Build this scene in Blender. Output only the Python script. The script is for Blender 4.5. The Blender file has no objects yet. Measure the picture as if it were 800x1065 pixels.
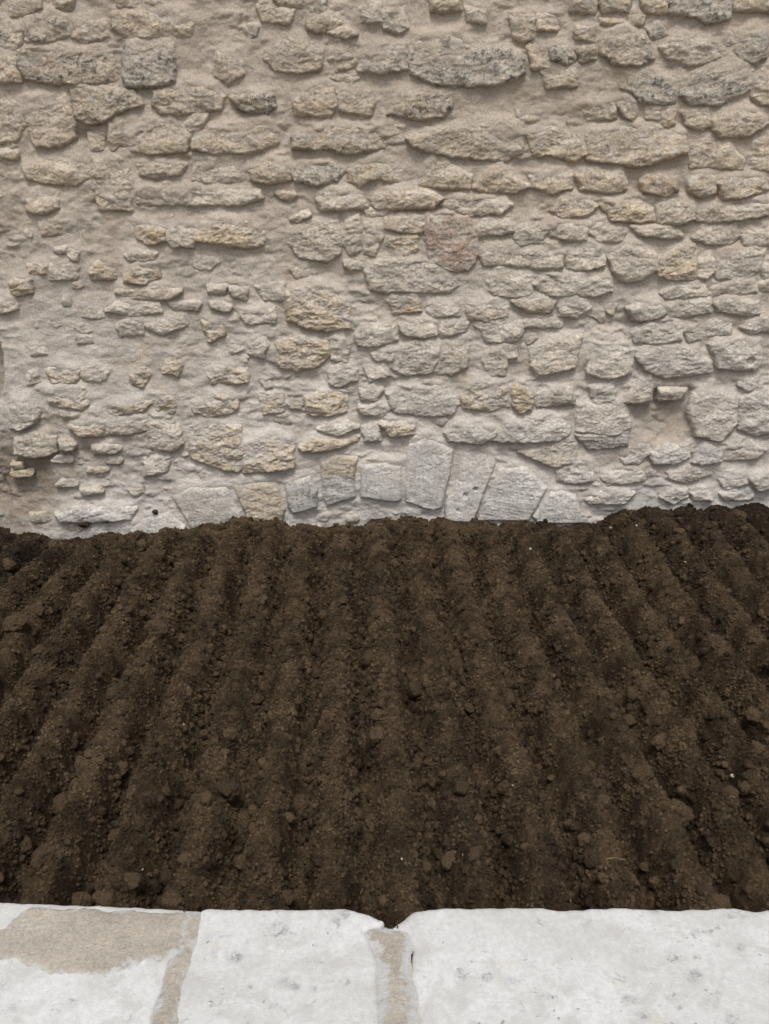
import bpy, math, random
import numpy as np
from mathutils import Vector, noise as mnoise

random.seed(7)
rng = np.random.default_rng(11)
scene = bpy.context.scene
COL = scene.collection

# ------------------------------------------------------------------ camera
EYE = 1.75
PITCH = math.radians(19.3)
FPX = 950.0                       # focal length in pixels of the 800 x 1065 photograph
cam_d = bpy.data.cameras.new("camera")
cam = bpy.data.objects.new("camera", cam_d)
COL.objects.link(cam)
cam.location = (0, 0, EYE)
cam.rotation_euler = (math.pi / 2 - PITCH, 0, 0)
cam_d.sensor_fit = 'VERTICAL'
cam_d.sensor_height = 36.0
cam_d.lens = FPX / 1065 * 36.0
cam_d.clip_start = 0.05
cam_d.clip_end = 500
scene.camera = cam

# ------------------------------------------------------------------ light
SUN_DIR = Vector((-0.03, -0.72, 1.38)).normalized()   # from the ground towards the sun
w = bpy.data.worlds.new("World")
scene.world = w
w.use_nodes = True
nt = w.node_tree
nt.nodes.clear()
sky = nt.nodes.new('ShaderNodeTexSky')
sky.sky_type = 'NISHITA'
sky.sun_disc = False
sky.sun_elevation = math.asin(SUN_DIR.z)
sky.sun_rotation = math.atan2(SUN_DIR.x, SUN_DIR.y)
sky.air_density = 1.0
sky.dust_density = 4.0
sky.ozone_density = 1.0
hs = nt.nodes.new('ShaderNodeHueSaturation')
hs.inputs['Saturation'].default_value = 0.22           # an overcast, nearly neutral sky
bg = nt.nodes.new('ShaderNodeBackground')
bg.inputs['Strength'].default_value = 0.11
wo = nt.nodes.new('ShaderNodeOutputWorld')
nt.links.new(sky.outputs[0], hs.inputs['Color'])
nt.links.new(hs.outputs[0], bg.inputs[0])
nt.links.new(bg.outputs[0], wo.inputs[0])
sun_d = bpy.data.lights.new("sun", 'SUN')
sun_d.energy = 1.75
sun_d.angle = math.radians(19)
sun_d.color = (1.0, 0.97, 0.93)
sun = bpy.data.objects.new("sun", sun_d)
COL.objects.link(sun)
sun.location = (0, 0, 8)
sun.rotation_euler = SUN_DIR.to_track_quat('Z', 'Y').to_euler()
vs = scene.view_settings
vs.view_transform = 'Standard'
vs.look = 'None'
vs.exposure = 0.16
vs.gamma = 1.0
vs.use_curve_mapping = False

# ------------------------------------------------------------------ projection of photo pixels
CP, SP = math.cos(PITCH), math.sin(PITCH)
YW = 4.78                         # the wall's mean face


def ray(px, py):
    dx = (np.asarray(px, float) - 400) / FPX
    dy = -(np.asarray(py, float) - 532.5) / FPX
    return dx, dy * SP + CP, dy * CP - SP


def on_wall(px, py, y=YW):
    x, yy, z = ray(px, py)
    t = y / yy
    return x * t, EYE + z * t


def on_ground(px, py, z0=0.0):
    x, yy, z = ray(px, py)
    t = (z0 - EYE) / z
    return x * t, yy * t


def wall_to_px(X, Z, y=YW):
    d = y * CP - (Z - EYE) * SP
    u = y * SP + (Z - EYE) * CP
    return 400 + FPX * X / d, 532.5 - FPX * u / d


# ------------------------------------------------------------------ noise
def perlin(x, y, seed=0):
    x = np.asarray(x, float); y = np.asarray(y, float)
    xi = np.floor(x).astype(np.int64); yi = np.floor(y).astype(np.int64)
    xf = x - xi; yf = y - yi

    def g(ix, iy):
        h = (ix * 374761393 + iy * 668265263 + seed * 1442695041) & 0xFFFFFFFF
        h = ((h ^ (h >> 13)) * 1274126177) & 0xFFFFFFFF
        h = h ^ (h >> 16)
        a = (h & 0xFFFF) / 65536.0 * 2 * np.pi
        return np.cos(a), np.sin(a)
    u = xf * xf * xf * (xf * (xf * 6 - 15) + 10)
    v = yf * yf * yf * (yf * (yf * 6 - 15) + 10)

    def d(ox, oy):
        gx, gy = g(xi + ox, yi + oy)
        return gx * (xf - ox) + gy * (yf - oy)
    a = d(0, 0) * (1 - u) + d(1, 0) * u
    b = d(0, 1) * (1 - u) + d(1, 1) * u
    return (a * (1 - v) + b * v) * 1.5


def fbm(x, y, octv=4, seed=0, gain=0.5, lac=2.03):
    s = 0.0; a = 1.0; n = 0.0
    for i in range(octv):
        s = s + a * perlin(x * lac ** i + 13.7 * i, y * lac ** i - 7.3 * i, seed + i)
        n += a; a *= gain
    return s / n


def ridged(x, y, octv=4, seed=0):
    s = 0.0; a = 1.0; n = 0.0
    for i in range(octv):
        s = s + a * (1 - 2 * np.abs(perlin(x * 2.05 ** i + 3.1 * i, y * 2.05 ** i + 9.2 * i, seed + i)))
        n += a; a *= 0.5
    return s / n


def sstep(a, b, x):
    t = np.clip((x - a) / (b - a), 0, 1)
    return t * t * (3 - 2 * t)


def sdf_poly(poly, X, Z):
    """distance to the polygon's outline, positive inside"""
    P = np.asarray(poly, float)
    n = len(P)
    d2 = np.full(X.shape, 1e9)
    inside = np.zeros(X.shape, bool)
    for i in range(n):
        ax, az = P[i]; bx, bz = P[(i + 1) % n]
        ex, ez = bx - ax, bz - az
        wx, wz = X - ax, Z - az
        t = np.clip((wx * ex + wz * ez) / (ex * ex + ez * ez + 1e-12), 0, 1)
        d2 = np.minimum(d2, (wx - ex * t) ** 2 + (wz - ez * t) ** 2)
        c = (az > Z) != (bz > Z)
        with np.errstate(divide='ignore', invalid='ignore'):
            xi = ax + (Z - az) * ex / (ez if abs(ez) > 1e-9 else 1e-9)
        inside ^= c & (X < xi)
    d = np.sqrt(d2)
    return np.where(inside, d, -d)


def blur(A, sig):
    """separable gaussian blur, sigma in cells"""
    r = int(sig * 3) + 1
    k = np.exp(-0.5 * (np.arange(-r, r + 1) / sig) ** 2); k /= k.sum()
    B = np.pad(A, ((r, r), (0, 0)), mode='edge')
    A = sum(k[i] * B[i:i + A.shape[0]] for i in range(2 * r + 1))
    B = np.pad(A, ((0, 0), (r, r)), mode='edge')
    return sum(k[i] * B[:, i:i + A.shape[1]] for i in range(2 * r + 1))


def bilinear(A, x0, dx, z0, dz, X, Z):
    i = np.clip((Z - z0) / dz, 0, A.shape[0] - 1.001); j = np.clip((X - x0) / dx, 0, A.shape[1] - 1.001)
    i0 = i.astype(int); j0 = j.astype(int)
    fi = i - i0; fj = j - j0
    return (A[i0, j0] * (1 - fi) * (1 - fj) + A[i0 + 1, j0] * fi * (1 - fj)
            + A[i0, j0 + 1] * (1 - fi) * fj + A[i0 + 1, j0 + 1] * fi * fj)


# ------------------------------------------------------------------ mesh helpers
def mesh_from(name, verts, faces, mat, attrs=None, smooth=True):
    """faces: (n,k) array of quads or tris"""
    me = bpy.data.meshes.new(name)
    verts = np.asarray(verts, np.float32); faces = np.asarray(faces, np.int32)
    nf, k = faces.shape
    me.vertices.add(len(verts)); me.vertices.foreach_set('co', verts.ravel())
    me.loops.add(nf * k); me.loops.foreach_set('vertex_index', faces.ravel())
    me.polygons.add(nf)
    me.polygons.foreach_set('loop_start', np.arange(0, nf * k, k, dtype=np.int32))
    try:
        me.polygons.foreach_set('loop_total', np.full(nf, k, dtype=np.int32))
    except Exception:
        pass
    me.polygons.foreach_set('use_smooth', np.full(nf, smooth, dtype=bool))
    for key, val in (attrs or {}).items():
        val = np.asarray(val, np.float32)
        if val.ndim == 2:
            a = me.attributes.new(key, 'FLOAT_COLOR', 'POINT')
            c = np.ones((len(verts), 4), np.float32); c[:, :3] = val
            a.data.foreach_set('color', c.ravel())
        else:
            a = me.attributes.new(key, 'FLOAT', 'POINT')
            a.data.foreach_set('value', val)
    me.update(calc_edges=True)
    me.validate()
    me.materials.append(mat)
    return me


def link(name, me, parent=None, loc=None):
    o = bpy.data.objects.new(name, me)
    COL.objects.link(o)
    if parent is not None:
        o.parent = parent
    if loc is not None:
        o.location = loc
    return o


def tag(o, label=None, cat=None, group=None, kind=None):
    if label: o['label'] = label
    if cat: o['category'] = cat
    if group: o['group'] = group
    if kind: o['kind'] = kind
    return o


def grid_faces(nr, nc, keep=None):
    r, c = np.meshgrid(np.arange(nr - 1), np.arange(nc - 1), indexing='ij')
    a = r * nc + c
    F = np.stack([a, a + 1, a + nc + 1, a + nc], -1)
    if keep is not None:
        F = F[keep]
    return F.reshape(-1, 4)


def compact(V, F, extra):
    used = np.unique(F)
    m = np.full(len(V), -1, np.int64); m[used] = np.arange(len(used))
    return V[used], m[F], [e[used] for e in extra]


# ------------------------------------------------------------------ materials
def new_mat(name):
    m = bpy.data.materials.new(name); m.use_nodes = True
    t = m.node_tree
    b = t.nodes['Principled BSDF']
    b.inputs['Roughness'].default_value = 0.92
    b.inputs['Specular IOR Level'].default_value = 0.18
    return m, t, b


class NB:
    """a small node builder"""
    def __init__(s, t):
        s.t = t
        s.co = t.nodes.new('ShaderNodeTexCoord').outputs['Object']

    def link(s, a, b):
        s.t.links.new(a, b)

    def map(s, scale):
        n = s.t.nodes.new('ShaderNodeMapping'); n.inputs['Scale'].default_value = scale
        s.link(s.co, n.inputs[0]); return n.outputs[0]

    def noise(s, scale, detail=4, rough=0.55, vec=None, dist=0.0):
        n = s.t.nodes.new('ShaderNodeTexNoise')
        n.inputs['Scale'].default_value = scale; n.inputs['Detail'].default_value = detail
        n.inputs['Roughness'].default_value = rough; n.inputs['Distortion'].default_value = dist
        s.link(vec or s.co, n.inputs['Vector']); return n.outputs[0]

    def voro(s, scale, feature='F1', vec=None):
        n = s.t.nodes.new('ShaderNodeTexVoronoi'); n.feature = feature
        n.inputs['Scale'].default_value = scale
        s.link(vec or s.co, n.inputs['Vector']); return n.outputs['Distance']

    def ramp(s, f, a, b, lo=0.0, hi=1.0):
        n = s.t.nodes.new('ShaderNodeMapRange'); n.interpolation_type = 'SMOOTHSTEP'
        n.inputs[1].default_value = a; n.inputs[2].default_value = b
        n.inputs[3].default_value = lo; n.inputs[4].default_value = hi
        s.link(f, n.inputs[0]); return n.outputs[0]

    def math(s, op, a, b):
        n = s.t.nodes.new('ShaderNodeMath'); n.operation = op
        for i, v in enumerate((a, b)):
            if isinstance(v, (int, float)): n.inputs[i].default_value = v
            else: s.link(v, n.inputs[i])
        return n.outputs[0]

    def mix(s, f, a, b, mode='MIX'):
        n = s.t.nodes.new('ShaderNodeMix'); n.data_type = 'RGBA'; n.blend_type = mode
        for i, v in ((0, f), (6, a), (7, b)):
            if isinstance(v, (int, float)): n.inputs[i].default_value = v
            elif isinstance(v, tuple): n.inputs[i].default_value = (*v, 1)
            else: s.link(v, n.inputs[i])
        return n.outputs[2]

    def grey(s, f):
        n = s.t.nodes.new('ShaderNodeCombineColor')
        for i in range(3): s.link(f, n.inputs[i])
        return n.outputs[0]

    def attr(s, name):
        n = s.t.nodes.new('ShaderNodeAttribute'); n.attribute_name = name
        return n

    def bump(s, h, strength, dist, prev=None):
        n = s.t.nodes.new('ShaderNodeBump')
        n.inputs['Strength'].default_value = strength; n.inputs['Distance'].default_value = dist
        s.link(h, n.inputs['Height'])
        if prev is not None: s.link(prev, n.inputs['Normal'])
        return n.outputs[0]


def stone_material():
    m, t, b = new_mat('weathered limestone')
    n = NB(t)
    tint = n.attr('tint').outputs['Color']
    lich = n.attr('lichen').outputs['Fac']
    och = n.attr('ochre').outputs['Fac']
    big = n.noise(9, 4, 0.6)
    fine = n.noise(70, 5, 0.7)
    c = n.mix(1.0, tint, n.grey(n.ramp(big, 0.3, 0.7, 0.80, 1.18)), 'MULTIPLY')
    c = n.mix(1.0, c, n.grey(n.ramp(fine, 0.3, 0.7, 0.72, 1.22)), 'MULTIPLY')
    # rusty ochre veins
    of = n.math('MULTIPLY', n.ramp(n.noise(16, 5, 0.65, dist=0.6), 0.45, 0.68), och)
    c = n.mix(of, c, (0.45, 0.325, 0.195))
    # pale crust
    cr = n.math('MULTIPLY', n.ramp(n.noise(26, 6, 0.7, dist=0.5), 0.48, 0.64), 0.75)
    c = n.mix(cr, c, (0.64, 0.59, 0.52))
    # grey-black lichen
    l1 = n.ramp(n.noise(13, 3, 0.5), 0.36, 0.56)
    l2 = n.ramp(n.noise(36, 6, 0.72, dist=0.5), 0.47, 0.60)
    lm = n.math('MULTIPLY', n.math('MULTIPLY', l1, l2), lich)
    lg = n.math('MULTIPLY', n.math('MULTIPLY', l1, lich), 0.34)
    c = n.mix(lg, c, (0.27, 0.255, 0.225))
    c = n.mix(lm, c, (0.105, 0.102, 0.095))
    n.link(c, b.inputs['Base Color'])
    bm = n.bump(n.noise(38, 6, 0.72, dist=0.3), 0.75, 0.014)
    bm = n.bump(n.noise(150, 4, 0.7), 0.7, 0.004, bm)
    pit = n.ramp(n.voro(75), 0.02, 0.32)
    bm = n.bump(pit, 0.35, 0.004, bm)
    n.link(bm, b.inputs['Normal'])
    return m


def mortar_material():
    m, t, b = new_mat('lime mortar')
    n = NB(t)
    tint = n.attr('tint').outputs['Color']
    c = n.mix(1.0, tint, n.grey(n.ramp(n.noise(5, 5, 0.6, dist=0.5), 0.3, 0.7, 0.88, 1.12)), 'MULTIPLY')
    c = n.mix(1.0, c, n.grey(n.ramp(n.noise(110, 5, 0.75), 0.3, 0.7, 0.78, 1.18)), 'MULTIPLY')
    st = n.ramp(n.noise(3.2, 5, 0.62, dist=0.8), 0.50, 0.72, 0.0, 0.45)
    c = n.mix(st, c, (0.43, 0.335, 0.245))
    wh = n.ramp(n.noise(7, 5, 0.65, dist=0.7), 0.56, 0.74, 0.0, 0.5)
    c = n.mix(wh, c, (0.62, 0.58, 0.54))
    grit = n.ramp(n.voro(190), 0.05, 0.16)
    c = n.mix(1.0, c, n.grey(n.ramp(grit, 0, 1, 0.86, 1.0)), 'MULTIPLY')
    n.link(c, b.inputs['Base Color'])
    bm = n.bump(n.noise(26, 6, 0.7, dist=0.4, vec=n.map((1, 1, 1.5))), 0.7, 0.014)
    bm = n.bump(n.noise(170, 4, 0.75), 0.8, 0.0035, bm)
    n.link(bm, b.inputs['Normal'])
    return m


def soil_material(name, mul=1.0):
    m, t, b = new_mat(name)
    b.inputs['Roughness'].default_value = 1.0
    b.inputs['Specular IOR Level'].default_value = 0.06
    n = NB(t)
    darker = n.attr('darker').outputs['Fac']
    info = t.nodes.new('ShaderNodeObjectInfo').outputs['Random']
    k = mul
    c = n.mix(n.ramp(n.noise(9, 6, 0.68), 0.36, 0.64), (0.058 * k, 0.0405 * k, 0.0255 * k), (0.156 * k, 0.1085 * k, 0.066 * k))
    c = n.mix(1.0, c, n.grey(n.ramp(n.noise(160, 5, 0.75), 0.28, 0.72, 0.48, 1.6)), 'MULTIPLY')
    c = n.mix(1.0, c, n.grey(n.ramp(info, 0, 1, 0.86, 1.2)), 'MULTIPLY')
    sp = n.ramp(n.noise(420, 2, 0.5), 0.70, 0.76, 0, 0.5)
    c = n.mix(sp, c, (0.17, 0.13, 0.085))
    c = n.mix(darker, c, (0.030, 0.0235, 0.0185))
    n.link(c, b.inputs['Base Color'])
    bm = n.bump(n.noise(90, 6, 0.78), 1.0, 0.014)
    bm = n.bump(n.noise(300, 4, 0.8), 1.0, 0.005, bm)
    n.link(bm, b.inputs['Normal'])
    return m


def slab_material():
    m, t, b = new_mat('white limestone slab')
    n = NB(t)
    c = n.mix(n.ramp(n.noise(4, 5, 0.6, dist=0.5), 0.3, 0.7), (0.565, 0.56, 0.55), (0.665, 0.665, 0.66))
    c = n.mix(1.0, c, n.grey(n.ramp(n.noise(75, 6, 0.78), 0.3, 0.7, 0.87, 1.07)), 'MULTIPLY')
    # cream stains
    c = n.mix(n.ramp(n.noise(9, 3, 0.5), 0.62, 0.75, 0, 0.5), c, (0.58, 0.53, 0.42))
    # grey blotches and small dark pits
    g = n.math('MULTIPLY', n.ramp(n.noise(17, 4, 0.6, dist=0.5), 0.60, 0.70), n.ramp(n.noise(55, 4, 0.7), 0.40, 0.60))
    c = n.mix(n.math('MULTIPLY', g, 0.75), c, (0.27, 0.27, 0.27))
    p = n.math('MULTIPLY', n.ramp(n.noise(80, 3, 0.6), 0.68, 0.72), n.ramp(n.noise(8, 2, 0.5), 0.46, 0.6))
    c = n.mix(n.math('MULTIPLY', p, 0.8), c, (0.20, 0.195, 0.185))
    st = n.attr('stain').outputs['Fac']
    sa = n.math('MULTIPLY', st, n.ramp(n.noise(38, 6, 0.72, dist=0.6), 0.40, 0.62))
    c = n.mix(n.math('MULTIPLY', sa, 0.62), c, (0.30, 0.30, 0.30))
    sb = n.math('MULTIPLY', n.ramp(st, 0.25, 0.8), n.ramp(n.noise(75, 5, 0.7, dist=0.5), 0.48, 0.60))
    c = n.mix(n.math('MULTIPLY', sb, 0.6), c, (0.17, 0.17, 0.17))
    wr = n.ramp(n.noise(12, 6, 0.7, dist=0.8), 0.45, 0.64, 0, 0.75)
    c = n.mix(wr, c, (0.50, 0.49, 0.475))
    # tool scratches
    sc = n.ramp(n.noise(30, 3, 0.5, vec=n.map((9, 1.2, 1)), dist=0.2), 0.69, 0.75, 0, 0.35)
    c = n.mix(sc, c, (0.80, 0.80, 0.79))
    n.link(c, b.inputs['Base Color'])
    b.inputs['Roughness'].default_value = 0.85
    bm = n.bump(n.noise(45, 6, 0.65), 0.35, 0.006)
    bm = n.bump(n.noise(230, 5, 0.75), 0.8, 0.002, bm)
    pit = n.math('SUBTRACT', 1.0, p)
    bm = n.bump(pit, 0.8, 0.004, bm)
    n.link(bm, b.inputs['Normal'])
    return m


def flat_material(name, col, var=0.2, scale=60, bump=0.3):
    m, t, b = new_mat(name)
    n = NB(t)
    c = n.mix(1.0, col, n.grey(n.ramp(n.noise(scale, 4, 0.65), 0.3, 0.7, 1 - var, 1 + var)), 'MULTIPLY')
    n.link(c, b.inputs['Base Color'])
    n.link(n.bump(n.noise(scale * 2, 5, 0.7), bump, 0.004), b.inputs['Normal'])
    return m


M_STONE = stone_material()
M_MORTAR = mortar_material()
M_SOIL = soil_material('garden soil')
M_CLOD = soil_material('soil clod', 1.3)
M_SLAB = slab_material()
M_BED = flat_material('sandy bedding mortar', (0.50, 0.45, 0.385), 0.14, 110, 0.8)


def smear_material():
    m, t, b = new_mat('smeared sandy mortar')
    n = NB(t)
    c = n.mix(1.0, (0.565, 0.505, 0.43), n.grey(n.ramp(n.noise(110, 5, 0.75), 0.3, 0.7, 0.80, 1.16)), 'MULTIPLY')
    c = n.mix(1.0, c, n.grey(n.ramp(n.noise(8, 5, 0.65, dist=0.5), 0.3, 0.7, 0.88, 1.10)), 'MULTIPLY')
    c = n.mix(n.ramp(n.noise(23, 5, 0.7, dist=0.5), 0.54, 0.70, 0, 0.5), c, (0.60, 0.575, 0.54))
    th = n.math('ADD', n.attr('thin').outputs['Fac'], n.ramp(n.noise(34, 5, 0.7), 0.25, 0.75, -0.45, 0.45))
    c = n.mix(n.ramp(th, 0.35, 0.85), c, (0.66, 0.655, 0.645))          # rubbed thin, the white stone shows through
    n.link(c, b.inputs['Base Color'])
    bm = n.bump(n.noise(60, 6, 0.72), 0.7, 0.008)
    bm = n.bump(n.noise(240, 4, 0.75), 0.8, 0.003, bm)
    n.link(bm, b.inputs['Normal'])
    return m


M_SMEAR = smear_material()
M_PAVE = flat_material('worn stone paving', (0.40, 0.37, 0.33), 0.2, 20, 0.4)
M_PEBBLE = flat_material('pale pebble', (0.36, 0.32, 0.26), 0.25, 60, 0.2)
M_STRAW = flat_material('dry straw', (0.30, 0.235, 0.14), 0.2, 80, 0.1)

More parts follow.
